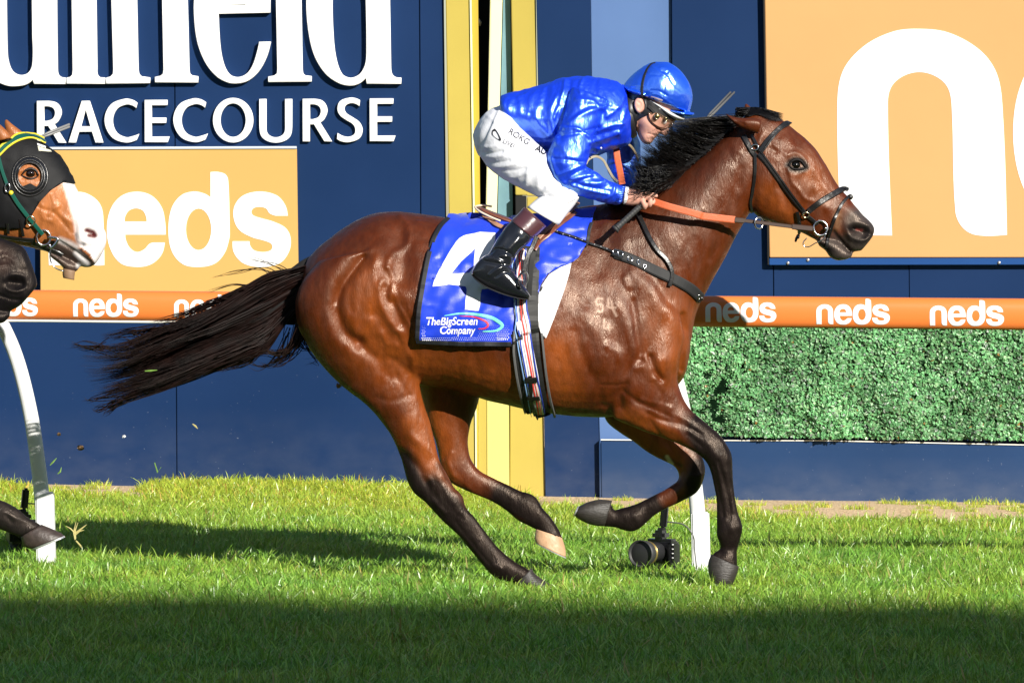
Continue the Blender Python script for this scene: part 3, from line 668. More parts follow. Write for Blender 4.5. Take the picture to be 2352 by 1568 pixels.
# planter and hedge
YP = 8.36
t = thing('planter_wall', 'low dirty navy planter wall below the clipped hedge', 'planter', U(1850, 1160, YP))
prism('front_panel', [(1380, 1011.5), (1600, 1013), (1900, 1013.5), (2352, 1023), (2900, 1034), (2905, 1215), (2352, 1190), (1382, 1175)], YP, .05, M['planter_navy'], t, .003)
prism('top_edge', [(1380, 1008.5), (1600, 1010), (1900, 1010.5), (2352, 1020), (2900, 1031), (2900, 1033), (2352, 1022.3), (1900, 1012.7), (1600, 1012), (1380, 1010.7)], YP - .006, .05, mat('planter_lip', (.72, .72, .68), .5), t)
prism('end_panel', [(1376, 1012), (1379, 1012), (1381, 1175), (1378, 1175)], YP - .004, .05, M['planter_navy'], t)
offs(t)
def hedge():
    th_ = thing('clipped_hedge', 'dense green clipped hedge growing above the navy planter on the right', 'hedge', U(1950, 1015, YP + .25))
    a, b = U(1555, 745, YP), U(2780, 990, YP)
    rg = np.random.default_rng(12); x0, x1, z1, z0 = a.x, b.x, a.z, b.z - .02
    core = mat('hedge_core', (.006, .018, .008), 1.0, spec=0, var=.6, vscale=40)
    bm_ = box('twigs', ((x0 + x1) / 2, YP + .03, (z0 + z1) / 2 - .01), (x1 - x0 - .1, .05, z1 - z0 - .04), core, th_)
    n = 48000; X = rg.uniform(x0, x1, n); Z = rg.uniform(z0 - .02, z1 + .03, n)
    Pn = np.stack([X * 5, Z * 5, X * 0], 1); relief = perlin(Pn, 1) * .06 + perlin(Pn * 3, 2) * .05 + perlin(np.stack([X * 3.4, Z * .9, X * 0], 1), 4) * .085; Z = Z + .012 * x0 - .012 * X + .014
    D = rg.uniform(0, 1, n) ** 2 * .07
    Yv = YP - .035 - relief * .9 + D * .6
    keep = (relief > -.13) | (rg.uniform(0, 1, n) < .45); X, Z, Yv, relief = X[keep], Z[keep], Yv[keep], relief[keep]
    cn = perlin(np.stack([X * 3, Z * 3, X * 0 + 7], 1), 8)
    V = []; Fc = []; C = []
    for x, y, z, c in zip(X, Yv, Z, cn):
        s = rg.uniform(.0068, .0118); yaw = rg.normal(0, .7); pit = rg.normal(.35, .5); rl = rg.uniform(0, 6.28)
        Mx = Matrix.Rotation(yaw, 3, 'Z') @ Matrix.Rotation(-pit, 3, 'X') @ Matrix.Rotation(rl, 3, 'Y'); q = len(V); o = Vector((x, y, z))
        for px, py, pz in ((-.0, 0, -1.1), (.75, -.12, -.35), (.62, -.15, .55), (0, .05, 1.15), (-.62, -.15, .55), (-.75, -.12, -.35)):
            V.append(o + Mx @ Vector((px * s, py * s, pz * s)))
        Fc += [(q, q+1, q+2, q+3), (q, q+3, q+4, q+5)]
        g = rg.uniform(.55, 1.4) * (1 + .6 * c); u = rg.uniform()
        col = (.13 * g, .34 * g, .135 * g) if u < .72 else ((.23 * g, .40 * g, .20 * g) if u < .93 else (.20 * g, .25 * g, .20 * g))
        if u > .994: col = (.30, .16, .04)
        C += [(*col, 1)] * 6
    lm = mat('hedge_leaf', (.1, .2, .1), .38, spec=.5, vcol='Col')
    o = mesh('foliage', V, Fc, lm, th_); o['kind'] = 'stuff'
    ca = o.data.color_attributes.new('Col', 'FLOAT_COLOR', 'POINT'); ca.data.foreach_set('color', np.array(C).ravel())
    offs(th_)
hedge()

# running rail with curved posts
RY = .85
def rail():
    t = thing('running_rail', 'orange plastic running rail printed with neds on curved white posts', 'rail', U(1176, 715, RY))
    x = np.linspace(-700, 3100, 60); top = np.interp(x, [0, 1620, 2352], [665, 680, 684]); bot = np.interp(x, [0, 1620, 2352], [734.5, 751, 758.5])
    top = 665 + (x) * .0086; bot = 734 + x * .0102
    cen = [U(a, (b + c) / 2, RY) for a, b, c in zip(x, top, bot)]; rad = [(U(0, c, RY) - U(0, b, RY)).length / 2 for b, c in zip(top, bot)]
    V = []; Fc = []; m = 26
    for c, r in zip(cen, rad):
        for j in range(m):
            h = j / m * 2 * math.pi; ct, st = math.cos(h), math.sin(h); e = .78
            V.append((c.x, c.y - .045 * math.copysign(abs(ct) ** e, ct), c.z + r * math.copysign(abs(st) ** e, st)))
    for i in range(len(cen) - 1):
        for j in range(m): a, b = i * m + j, i * m + (j + 1) % m; Fc.append((a, b, b + m, a + m))
    Fc.append(tuple(range(m))); Fc.append(tuple(range(len(V) - m, len(V)))[::-1])
    ro = mesh('rail_tube', V, Fc, M['rail'], t, True); bv = bvh_of(ro)
    lip = [U(a, 665 + a * .0086 + 70.5 + a * .0016, RY - .012) for a in np.linspace(-700, 690, 12)]
    lv, lf = tube(lip, .006, 8); mesh('lower_lip', lv, lf, M['railend'], t, True)
    for d in ((1620, 683, 1783, 740), (1875, 687, 2043.8, 745), (2135.6, 690, 2306, 748), (2400, 693, 2570, 751), (168, 675, 318.5, 727.5), (400, 677, 550, 729.5), (-62, 673, 87, 726), (-300, 671, -150, 724)):
        w_ = neds(d)
        V_, T_ = [], []
        for g in w_:
            q, tr = poly_tris(g); k = len(V_); V_ += [tuple(p) for p in q]; T_ += [tuple(i + k for i in f) for f in tr]
        decal('logo', np.array(V_), T_, bv, M['railwhite'], t, .0015, 7, Y0=RY)
    for dx, dy in ((0, 0), (1507, 46), (-1507, -46), (3014, 92)):
        pts = [(2, 738), (30, 800), (52, 870), (72, 960), (84, 1040), (93, 1110), (99, 1180)]
        V = []; Fc = []; K = crom([(p[0] + dx, p[1] + dy * (p[1] - 740) / 430 + (14 if dx > 0 else 0) * (1 - (p[1] - 740) / 430), 1) for p in pts], 4)
        C = [U(k[0], k[1], RY) for k in K]
        for i, c in enumerate(C):
            tg = (C[min(i + 1, len(C) - 1)] - C[max(0, i - 1)]).normalized(); s = Vector((tg.z, 0, -tg.x)) * -1; w_ = .030 + .003 * i / len(C)
            for j in range(14):
                h = j / 14 * 2 * math.pi; ct, st = math.cos(h), math.sin(h)
                V.append(c + s * w_ * math.copysign(abs(ct) ** .8, ct) + Vector((0, .028 * math.copysign(abs(st) ** .8, st), 0)))
        for i in range(len(C) - 1):
            for j in range(14): a, b = i * 14 + j, i * 14 + (j + 1) % 14; Fc.append((a, b, b + 14, a + 14))
        Fc.append(tuple(range(14))); Fc.append(tuple(range(len(V) - 14, len(V))))
        po = mesh('post', V, Fc, M['white_post'], t, True)
        bm = bmesh.new(); bm.from_mesh(po.data); bmesh.ops.recalc_face_normals(bm, faces=bm.faces); bm.to_mesh(po.data); bm.free()
        y0 = 1130 + dy; sx = 102 + dx
        a, b = U(sx - 20, y0, RY), U(sx + 22, y0 + 190, RY)
        sl = prism('socket', [(sx - 21, y0), (sx + 20, y0), (sx + 25, y0 + 190), (sx - 18, y0 + 190)], RY - .035, .075, M['white_post'], t, .006)
    offs(t)
rail()

# remote cameras standing in the grass beside the posts
def ground_cam(px, py, yaw, label, s=1.0, Y=1.25, tilt=0.0):
    base = U(px, py, Y); base.z = gz(base.x)
    t = thing('remote_camera', label, 'camera', base, 'remote cameras on the grass beside the rail posts')
    Rz = Matrix.Rotation(yaw, 3, 'Z'); pl = M['blackp']
    def B(n, c, sz, bev=.006, mt=pl, rot=None): 
        return box(n, Rz @ Vector(c) * s, [k * s for k in sz], mt, t, bev * s, Rz @ (rot or Matrix.Identity(3)))
    B('body', (0, 0, .135), (.150, .075, .115), .014)
    B('prism_hump', (0, -.01, .21), (.065, .07, .045), .014)
    B('grip', (.072, -.02, .13), (.035, .085, .11), .014)
    B('plate', (0, 0, .045), (.12, .09, .07), .008, M['rubber'])
    B('tripod_foot', (0, .0, .012), (.05, .05, .10), .01, M['rubber'])
    Lc = [Rz @ Vector((0, -.03 - d, .135)) * s for d in (0, .02, .06, .10, .13, .16, .162)]
    lv, lf = tube(Lc, [.040 * s, .043 * s, .043 * s, .046 * s, .050 * s, .056 * s, .053 * s], 28); mesh('lens_barrel', lv, lf, mat('lens_grey', (.025, .025, .027), .4), t, True)
    lv, lf = tube([Rz @ Vector((0, -.13 - d, .135)) * s for d in (0, .003, .006)], [.0515 * s, .0535 * s, .0525 * s], 28); mesh('gold_ring', lv, lf, mat('lens_gold', (.5, .38, .14), .3, metal=.8), t, True)
    # hood: open ring
    V = []; Fc = []; m = 28
    for i, (d, r) in enumerate(((.155, .055), (.205, .062), (.205, .057), (.160, .044), (.150, .030))):
        for j in range(m):
            h = j / m * 6.28318; V.append(Rz @ Vector((r * math.cos(h), -d, .135 + r * math.sin(h))) * s)
    for i in range(4):
        for j in range(m): a, b = i * m + j, i * m + (j + 1) % m; Fc.append((a, b, b + m, a + m))
    Fc.append(tuple(range(4 * m, 5 * m))); ho = mesh('lens_hood', V, Fc, mat('hood_grey', (.035, .035, .037), .5), t, True)
    gv, gf = ball(Rz @ Vector((0, -.150, .135)) * s, (.034 * s, .010 * s, .034 * s), 12); mesh('front_glass', gv, gf, mat('lens_glass', (.004, .005, .02), .04, spec=1, coat=1), t, True)
    B('radio_trigger', (.012, .0, .292), (.034, .028, .105), .009, pl, Matrix.Rotation(R(6), 3, 'Y'))
    B('hot_shoe', (0, 0, .237), (.03, .03, .012), .002, M['rubber'])
    cb = [Rz @ Vector(p) * s for p in ((.03, 0, .27), (.06, .005, .268), (.10, .01, .262), (.135, .01, .24), (.155, .02, .20), (.158, .02, .15), (.17, .02, .06))]
    cbm = crom([tuple(p) for p in cb], 5); cvv, cf = tube(cbm, .0032 * s, 6); mesh('cable', cvv, cf, mat('cable_grey', (.12, .12, .12), .35), t, True)
    for dz in (.17, .15, .13, .11):
        dv, df = ball(Rz @ Vector((.083, -.05, dz)) * s, (.006 * s, .005 * s, .005 * s), 6); mesh('button', dv, df, M['steel'], t, True)
    for c in t.children: c.matrix_parent_inverse = Matrix.Identity(4)
    return t
ground_cam(1520, 1278, R(-30), 'black camera with long hooded lens lying in grass by the right-hand rail post', .93, .75)
ground_cam(52, 1215, R(25), 'black camera and radio trigger beside the left-hand rail post, behind a hoof', .92, 1.6)
# the stand behind the photographer whose roof shades the front of the track
def stand():
    y0 = -62.0; H = (60.7 / math.cos(AZ)) * math.tan(EL) 
    t = thing('grandstand', 'large grandstand behind the photographer, casting the shade on the near turf', 'grandstand', (40, y0 - 8, 0))
    conc = mat('stand_concrete', (.35, .34, .33), .8, var=.2)
    xs = np.arange(-15, 105, .5)
    V = []; Fc = []
    for i, x in enumerate(xs):
        h = H + .14 * noise.noise(Vector((x * .7, 0, 3))) + .16 * noise.noise(Vector((x * 2.1, 0, 9)))
        V += [(x, y0, h - .6), (x, y0, h), (x, y0 - 14, h + 1), (x, y0 - 14, h + .4)]
    for i in range(len(xs) - 1):
        a = 4 * i
        for j in range(4): b = a + j; c = a + (j + 1) % 4; Fc.append((b, c, c + 4, b + 4))
    Fc.append((0, 1, 2, 3)); Fc.append(tuple(len(V) - k for k in (1, 2, 3, 4)))
    mesh('roof', V, Fc, conc, t)
    mesh('tiers', *join([([(x, y, z) for x in (-15, 104.5) for y, z in ((y0 - 1 - k * 1.2, .2 + k * .9), (y0 - 1 - k * 1.2, 1.1 + k * .9), (y0 - 13.5, 1.1 + k * .9), (y0 - 13.5, .2 + k * .9))], [(0,1,2,3),(4,7,6,5),(0,4,5,1),(1,5,6,2),(2,6,7,3),(3,7,4,0)]) for k in range(10)]), conc, t)
    for x in range(-15, 105, 9): box('column', (x, y0 - .6, H / 2 - .3), (.5, .5, H - .7), conc, t)
    box('back_wall', (44.75, y0 - 13.8, H / 2), (119, .5, H), conc, t)
    offs(t)
stand()
# ================================================================== the racehorse
def blackness(p, marks):
    """marks: (points, radius, softness) -> 0..1"""
    o = np.zeros(len(p))
    for pts, r, s in marks:
        d = seg_dist(p, smoothline(pts)); o = np.maximum(o, np.clip((r + s - d) / (2 * s), 0, 1))
    return o
def paint(me, name, cols):
    ca = me.color_attributes.new(name, 'FLOAT_COLOR', 'POINT'); a = np.ones((len(cols), 4)); a[:, :3] = cols; ca.data.foreach_set('color', a.ravel())
def coat_mat(name, rough=.40, spec=.55, coat=.10, coatr=.22, bump=.30, vein=.25):
    m = mat(name, (.2, .06, .02), rough, spec=spec, coat=coat, coatr=coatr, vcol='Col', var=.30, vscale=34, stretch=(1, 1, .35), det=7); nt = m.node_tree; b = nt.nodes['Principled BSDF']; L = nt.links.new
    tc = nt.nodes.new('ShaderNodeTexCoord')
    def nz(sc, st, d=4):
        mp = nt.nodes.new('ShaderNodeMapping'); mp.inputs['Scale'].default_value = st; L(tc.outputs['Object'], mp.inputs[0])
        n = nt.nodes.new('ShaderNodeTexNoise'); n.inputs['Scale'].default_value = sc; n.inputs['Detail'].default_value = d; L(mp.outputs[0], n.inputs[0]); return n.outputs[0]
    a = nz(330, (1, 1, .16), 3); c = nz(60, (1, .6, .42), 5)
    ad = nt.nodes.new('ShaderNodeMath'); ad.operation = 'MULTIPLY_ADD'; L(c, ad.inputs[0]); ad.inputs[1].default_value = 1.6; L(a, ad.inputs[2])
    bp = nt.nodes.new('ShaderNodeBump'); bp.inputs['Strength'].default_value = bump; bp.inputs['Distance'].default_value = .006; L(ad.outputs[0], bp.inputs['Height'])
    L(bp.outputs[0], b.inputs['Normal']); L(bp.outputs[0], b.inputs['Coat Normal']); b.inputs['Specular Tint'].default_value = (1, .78, .62, 1); sc_ = nt.nodes.new('ShaderNodeSeparateColor'); vc_ = nt.nodes.new('ShaderNodeVertexColor'); vc_.layer_name = 'Col'; L(vc_.outputs[0], sc_.inputs[0]); ms_ = nt.nodes.new('ShaderNodeMapRange'); ms_.inputs[1].default_value = .008; ms_.inputs[2].default_value = .05; ms_.inputs[3].default_value = .22; ms_.inputs[4].default_value = spec; L(sc_.outputs[0], ms_.inputs[0]); L(ms_.outputs[0], b.inputs['Specular IOR Level']); mk_ = nt.nodes.new('ShaderNodeMath'); mk_.operation = 'MULTIPLY'; L(ms_.outputs[0], mk_.inputs[0]); mk_.inputs[1].default_value = coat / spec; L(mk_.outputs[0], b.inputs['Coat Weight'])
    rr = nt.nodes.new('ShaderNodeMapRange'); rr.inputs[1].default_value = .3; rr.inputs[2].default_value = .7; rr.inputs[3].default_value = rough - .14; rr.inputs[4].default_value = rough + .20; L(nz(24, (1, 1, .5), 8), rr.inputs[0]); L(rr.outputs[0], b.inputs['Roughness'])
    return m

TORSO = [(708,594,684,690,.05), (735,566,690,760,.13), (780,530,740,820,.20), (835,498,800,862,.245), (885,486,870,880,.272,0,.05), (945,488,945,884,.285,0,.08),
    (1030,500,1035,893,.29,0,.12), (1110,505,1118,919,.295,0,.14), (1200,502,1215,941,.295,0,.16), (1290,482,1300,954,.28,0,.2), (1355,472,1384,958,.255,0,.3),
    (1410,468,1450,948,.235,0,.3), (1455,480,1505,925,.22,0,.2), (1500,540,1545,896,.19,0,.05), (1545,640,1572,862,.15), (1572,715,1586,800,.08)]
NECK = [(1300,490,1440,900,.16), (1375,470,1520,862,.185), (1440,456,1580,800,.18), (1490,440,1598,722,.165), (1530,420,1626,664,.145), (1570,392,1655,612,.125), (1610,360,1684,556,.11), (1652,322,1708,512,.10), (1690,285,1728,480,.095), (1722,262,1750,440,.08)]
HEAD = cv2(c3, [(520,232,470,560,.050), (600,222,505,800,.078), (700,248,545,990,.092), (800,312,615,1078,.098), (890,380,700,1112,.100), (975,450,790,1142,.098), (1055,530,880,1170,.090), (1125,630,965,1205,.078), (1190,745,1030,1240,.068), (1255,845,1080,1262,.060), (1318,915,1115,1262,.054), (1380,990,1170,1250,.051), (1440,1062,1235,1262,.050), (1492,1108,1295,1305,.049), (1527,1165,1350,1345,.043), (1512,1228,1420,1342,.028)])
LIP = cv2(c3, [(1060,1210,1090,1300,.040), (1130,1230,1140,1335,.042), (1200,1245,1172,1385,.042), (1265,1290,1225,1416,.040), (1320,1335,1300,1408,.034), (1356,1362,1350,1388,.020)])
EAR = cv2(c3, [(334,240,338,246,.004), (385,272,378,300,.016), (440,290,430,352,.026), (510,296,498,388,.030), (580,300,560,410,.030), (640,310,615,430,.022)])
EAR2 = cv2(c3, [(510,178,516,180,.003), (505,200,545,205,.016), (498,235,585,240,.022), (500,290,600,290,.02)])
NHIND = [(735,600,905,560,.10,-.13), (690,655,935,640,.13,-.125), (678,720,950,735,.135,-.12), (705,793,957,800,.12,-.115), (768,871,962,866,.095,-.11), (842,930,972,920,.072,-.11), (887,983,989,972,.056,-.11), (905,1015,999,1012,.048,-.11), (921,1053,1008,1052,.044,-.11), (934,1100,1026,1088,.043,-.11), (950,1130,1042,1117,.041,-.11), (978,1155,1056,1130,.037,-.11), (1003,1182,1064,1142,.032,-.11), (1028,1207,1070,1163,.027,-.11), (1053,1229,1094,1192,.024,-.11), (1077,1260,1120,1226,.024,-.11), (1104,1292,1146,1258,.026,-.11), (1130,1322,1168,1278,.032,-.11), (1156,1332,1188,1292,.028,-.11), (1180,1337,1205,1301,.026,-.11), (1192,1342,1224,1315,.031,-.11)]
OHIND = [(880,700,1060,720,.12,.12), (905,800,1102,850,.10,.12), (955,880,1103,905,.085,.12), (975,935,1093,943,.07,.12), (985,975,1080,978,.058,.12), (1000,1013,1075,1015,.048,.12), (1008,1045,1079,1045,.043,.12), (1014,1078,1086,1060,.042,.12), (1030,1104,1100,1078,.038,.12), (1065,1124,1118,1090,.031,.12), (1098,1138,1140,1100,.026,.12), (1130,1152,1166,1112,.024,.12), (1160,1170,1195,1126,.026,.12), (1188,1194,1228,1138,.032,.12), (1212,1206,1248,1168,.031,.12), (1224,1212,1266,1188,.027,.12), (1233,1217,1282,1212,.028,.12), (1234,1218,1294,1240,.032,.12)]
NFORE = [(1345,760,1560,720,.10,-.11), (1385,870,1560,800,.10,-.125), (1398,930,1556,860,.085,-.125), (1412,960,1565,902,.07,-.125), (1446,976,1586,940,.058,-.12), (1484,992,1612,962,.050,-.12), (1524,1006,1634,980,.045,-.12), (1568,1024,1653,997,.041,-.12), (1602,1042,1668,1019,.041,-.12), (1622,1062,1681,1046,.043,-.12), (1632,1085,1683,1078,.037,-.12), (1639,1112,1685,1110,.027,-.12), (1645,1145,1688,1140,.024,-.12), (1646,1178,1694,1170,.025,-.12), (1646,1206,1702,1195,.030,-.12), (1646,1230,1706,1214,.033,-.12), (1653,1247,1701,1238,.028,-.12), (1654,1260,1694,1262,.025,-.12), (1640,1268,1694,1284,.030,-.12), (1632,1280,1695,1304,.036,-.12)]
OFORE = [(1380,850,1520,840,.08,.115), (1386,930,1520,900,.075,.115), (1391,964,1506,930,.065,.115), (1414,987,1512,950,.055,.115), (1452,1012,1530,970,.048,.115), (1491,1041,1560,995,.043,.115), (1530,1061,1592,1018,.040,.115), (1550,1073,1612,1046,.041,.115), (1559,1090,1620,1078,.043,.115), (1556,1103,1613,1110,.041,.115), (1546,1111,1598,1133,.035,.115), (1522,1127,1564,1152,.027,.115), (1491,1142,1524,1171,.024,.115), (1462,1155,1500,1186,.025,.115), (1440,1163,1480,1204,.031,.115), (1426,1166,1455,1220,.033,.115), (1414,1170,1430,1217,.027,.115), (1409,1168,1412,1211,.025,.115), (1405,1157,1392,1209,.029,.115), (1402,1150,1384,1208,.034,.115)]

def build_horse():
    root = thing('racehorse', 'galloping bay racehorse in full stride carrying the rider in royal blue', 'horse', (0.1, 0, 0))
    me = remesh([loft(TORSO, n=4, m=44), loft(NECK, n=4, m=36), loft(HEAD, n=4, m=32), loft(LIP, n=4, m=20), loft(EAR, -.112, n=3, m=14), loft(EAR2, .07, n=3, m=12),
                 loft(NHIND, n=4, m=28), loft(OHIND, n=4, m=24), loft(NFORE, n=4, m=26), loft(OFORE, n=4, m=24)], .0058)
    V, N = arrays(me); p = PX(V)
    body = np.clip((seg_dist(p, [(760, 700), (900, 700), (1500, 700), (1640, 450)]) - 170) / 90, 0, 1); wgt = 1 - .55 * body
    wgt[(p[:, 0] > 1740)] = .5; wgt[p[:, 1] > 960] = .4
    smooth_mesh(me, 9, wgt, .6, taubin=False); smooth_mesh(me, 3)
    a = lambda L: cv(cA, L); b = lambda L: cv(cB, L); h = lambda L: cv(c3, L); s6 = lambda L: cv(c6, L)
    S = [ # hindquarters
        (a([(820,560),(700,700),(600,850),(550,1000),(570,1150),(640,1310),(760,1400)]), 15, -17), (a([(820,560),(700,700),(600,850),(550,1000)]), 7, -7),
        (a([(700,850),(685,980),(700,1080)]), 8, -6), (a([(900,620),(860,800),(830,1000),(800,1150)]), 34, 14),
        (a([(950,570),(930,640)]), 12, 6), (a([(1180,150),(1250,260),(1265,350),(1220,440),(1130,510),(1070,600),(1060,660)]), 9, 9),
        (a([(1060,660),(1110,760),(1100,860),(1080,960)]), 6, 6), (a([(1010,790),(975,870),(1000,1030),(1060,1160),(1150,1270),(1200,1380)]), 8, 8),
        (a([(1180,330),(1210,560),(1190,760)]), 26, -15), (a([(1100,1000),(1150,1120),(1180,1220)]), 11, -10),
        (a([(1040,860),(1035,960)]), 8, -6), (a([(960,1130),(1020,1250),(1080,1380)]), 14, -7), (a([(870,1180),(800,1270),(700,1370)]), 11, 6),
        (a([(1000,1310),(1060,1400)]), 9, 7), (a([(330,420),(250,700),(230,950),(270,1200)]), 26, 9), (a([(500,600),(420,850),(420,1080),(560,1330),(760,1500)]), 40, 8),
        (a([(760,1410),(860,1490),(1000,1560)]), 12, -7), (a([(1150,1330),(1190,1440)]), 9, -7),
        (cv(c5, [(1870,890),(1960,1000),(2060,1100)]), 14, -8), (cv(c5, [(2060,1040),(2110,1130),(2160,1200)]), 7, -5), (cv(c5, [(2090,900),(2130,920),(2180,980),(2190,1080)]), 8, 6),
        (cv(c5, [(1810,1160),(1900,1230),(1960,1290)]), 10, 5), (cv(c5, [(1960,1220),(2050,1240),(2180,1210)]), 7, -4),
        (s6([(110,110),(250,200),(330,330)]), 24, 5), (s6([(330,200),(300,290),(330,360)]), 7, 3), (s6([(240,420),(330,500),(390,600),(430,680)]), 10, -9), (s6([(300,330),(420,430),(480,560)]), 11, 5),
        (s6([(380,560),(420,600),(430,700),(500,780)]), 5, 5), (s6([(450,560),(520,680),(600,780)]), 7, 4), (s6([(520,860),(620,960),(720,1080)]), 3.5, -4), (s6([(560,830),(680,980),(760,1080)]), 3, -3),
        (s6([(790,1090),(830,1110)]), 8, 4), (s6([(540,430),(520,480),(550,560)]), 6, 6), (s6([(560,560),(700,680),(850,760)]), 5, 3),
        # flank, ribs, belly
        (cv(c4, [(40,880),(60,960),(60,1060)]), 14, -8)] 
    for k in range(6):
        x = 1000 + k * 42; S.append(([(x, 800), (x + 14, 850), (x + 12, 900)], 7, -1.6))
    for k in range(5):     # flank skin folds
        S.append((a([(1130 + k * 34, 850 + k * 60), (1150 + k * 34, 960 + k * 55), (1200 + k * 28, 1060 + k * 50)]), 3.2, -3.4))
    S += [ # shoulder and chest
        (b([(540,440),(570,640),(590,800),(620,960),(620,1010)]), 9, -9), (b([(480,330),(550,480)]), 8, 7), (b([(230,370),(330,380),(420,470)]), 20, 5),
        (b([(560,280),(700,430),(820,640),(850,720),(790,900),(790,1000)]), 17, 8), (b([(430,560),(500,700),(560,900)]), 16, 7),
        (b([(620,540),(680,720),(680,900)]), 22, -5), (b([(900,620),(920,800),(890,980),(800,1110)]), 26, 14), (b([(970,640),(990,830),(970,960),(960,1100)]), 6, -10),
        (b([(1010,820),(1020,1000),(960,1120)]), 12, 7), (b([(700,1000),(740,1110),(790,1180)]), 7, -12), (b([(640,1000),(700,1030),(720,1090)]), 7, 7),
        (b([(620,1080),(560,1110),(500,1210)]), 8, 8), (b([(500,1220),(450,1310),(440,1420)]), 9, -9), (b([(290,1235),(400,1230),(500,1220)]), 4, -4),
        (b([(300,1000),(380,1100),(420,1200)]), 24, 7), (b([(120,640),(220,760),(300,900),(300,1050)]), 18, 6), (b([(340,900),(420,960),(430,1010)]), 10, 6), (b([(370,680),(420,780),(420,860)]), 16, -5),
        (b([(310,1460),(340,1500),(400,1510)]), 10, 8), (b([(60,780),(90,900),(180,1100),(260,1250),(290,1400)]), 10, -5), (b([(100,500),(150,560)]), 10, -4),
        (b([(520,1290),(620,1260),(750,1330)]), 22, 7), (b([(480,1290),(600,1380),(760,1450),(900,1520),(1000,1560)]), 6, -7), (b([(620,1360),(760,1390),(880,1430)]), 6, 4), (b([(560,1440),(700,1500),(800,1560)]), 12, 5),
        (b([(720,1180),(760,1190),(800,1270)]), 5, 5),
        # forelegs
        (cv(cC, [(280,130),(400,190),(560,230),(700,280),(800,340)]), 5, -7), (cv(cC, [(360,110),(500,150),(640,210)]), 12, 4), (cv(cC, [(400,260),(540,300),(620,380)]), 10, 5), (cv(cC, [(670,340),(740,400),(800,450)]), 5, -5),
        (cv(cC, [(860,420),(900,500),(950,540)]), 9, 4), (cv(cC, [(960,370),(1000,420)]), 5, 3), (cv(cC, [(960,600),(1010,760),(1050,900),(1080,1080),(1075,1160)]), 4.5, -6), (cv(cC, [(920,640),(960,860),(1000,1060),(1010,1140)]), 4.5, -5), (cv(cC, [(1040,700),(1090,900),(1120,1080)]), 7, 4),
        (cv(cC, [(1100,1250),(1150,1230)]), 11, 5), (cv(cC, [(1000,1480),(1100,1440)]), 12, -4),
        (cv(cC, [(240,100),(380,330),(500,480),(570,640)]), 5, -3), (cv(cC, [(470,410),(560,540),(610,700)]), 4, -4), (cv(cC, [(690,740),(760,740),(800,720)]), 4, 4), (cv(cC, [(680,790),(700,840)]), 4, -3), (cv(cC, [(150,1130),(190,1220)]), 9, 4),
        # neck
        (h([(520,560),(470,600),(440,650),(380,560)]), 5, -2.5), (h([(430,540),(500,590)]), 5, 3), (h([(480,700),(440,850),(400,1000),(330,1200),(250,1400)]), 10, -7), (h([(300,700),(200,900),(100,1150)]), 28, 5), (h([(440,900),(380,1050),(320,1250)]), 16, 5),
        (h([(90,1150),(60,1300),(0,1450)]), 9, -3), ([(1480,520), (1540,600), (1570,680)], 22, -5), ([(1420,500), (1400,560), (1370,640)], 16, -4), ([(1430,560),(1440,640)], 20, 4),
        # head
        (h([(850,690),(880,800),(930,860),(980,930),(1040,950)]), 4.5, 6), (h([(790,470),(790,540),(820,570)]), 4, 4), (h([(760,400),(860,400),(920,480)]), 14, -5), (h([(720,540),(745,560)]), 7, -6), (h([(740,510),(760,530)]), 5, 4),
        (h([(840,590),(900,570),(960,600),(990,660)]), 5, 5), (h([(860,650),(910,640),(960,670)]), 8, -7), (h([(850,720),(900,750),(960,720)]), 6, 3), (h([(600,560),(640,500),(700,440)]), 6, -4), (h([(520,330),(600,330),(660,400)]), 7, 5), (h([(640,440),(620,500)]), 6, 6),
        (h([(660,800),(720,900),(760,1000)]), 42, 9), (h([(790,850),(860,980),(900,1100)]), 9, -6), (h([(1000,760),(1090,800),(1150,900)]), 26, -4), (h([(1050,700),(1130,830),(1180,900)]), 6, 3), (h([(980,480),(1060,580),(1130,700)]), 4, 3),
        (h([(1040,900),(1010,1000)]), 8, -5), (h([(1090,980),(1170,1010),(1210,1080)]), 12, 4), (h([(1240,1000),(1310,1020),(1380,1060)]), 10, 4),
        (h([(1330,1140),(1400,1120),(1470,1140)]), 5, 5), (h([(1320,1180),(1340,1240),(1420,1260),(1480,1230)]), 5, 6), (h([(1365,1168),(1415,1180),(1455,1200)]), 10, -24), (h([(1260,1100),(1270,1200),(1310,1270)]), 6, -6),
        (h([(1205,1190),(1270,1270),(1330,1340)]), 4.5, -9), (h([(1200,1240),(1250,1320),(1290,1380)]), 12, 4), (h([(1350,1300),(1420,1310)]), 9, 3), (h([(1220,1100),(1215,1160)]), 7, 5),
        (h([(370,262),(430,310),(500,350)]), 4, -5)]
    S = [(L_, r_, m_ * (1.3 if m_ < -9 else .72 if r_ < 9 else .9)) for L_, r_, m_ in S]; sculpt(me, S)
    V, N = arrays(me); q = V * np.array([9, 9, 7.]); d = perlin(q * 1.6, 1) * .0025 + perlin(q * 4, 2) * .0009
    setV(me, V + N * d[:, None]); smooth_mesh(me, 1, None, .4)
    V, N = arrays(me); p = PX(V)
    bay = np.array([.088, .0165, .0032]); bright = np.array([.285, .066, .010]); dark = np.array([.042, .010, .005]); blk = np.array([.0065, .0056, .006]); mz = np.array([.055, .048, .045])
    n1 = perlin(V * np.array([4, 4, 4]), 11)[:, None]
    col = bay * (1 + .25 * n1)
    def blend(c, tgt, f): return c + (tgt - c) * np.clip(f, 0, 1)[:, None]
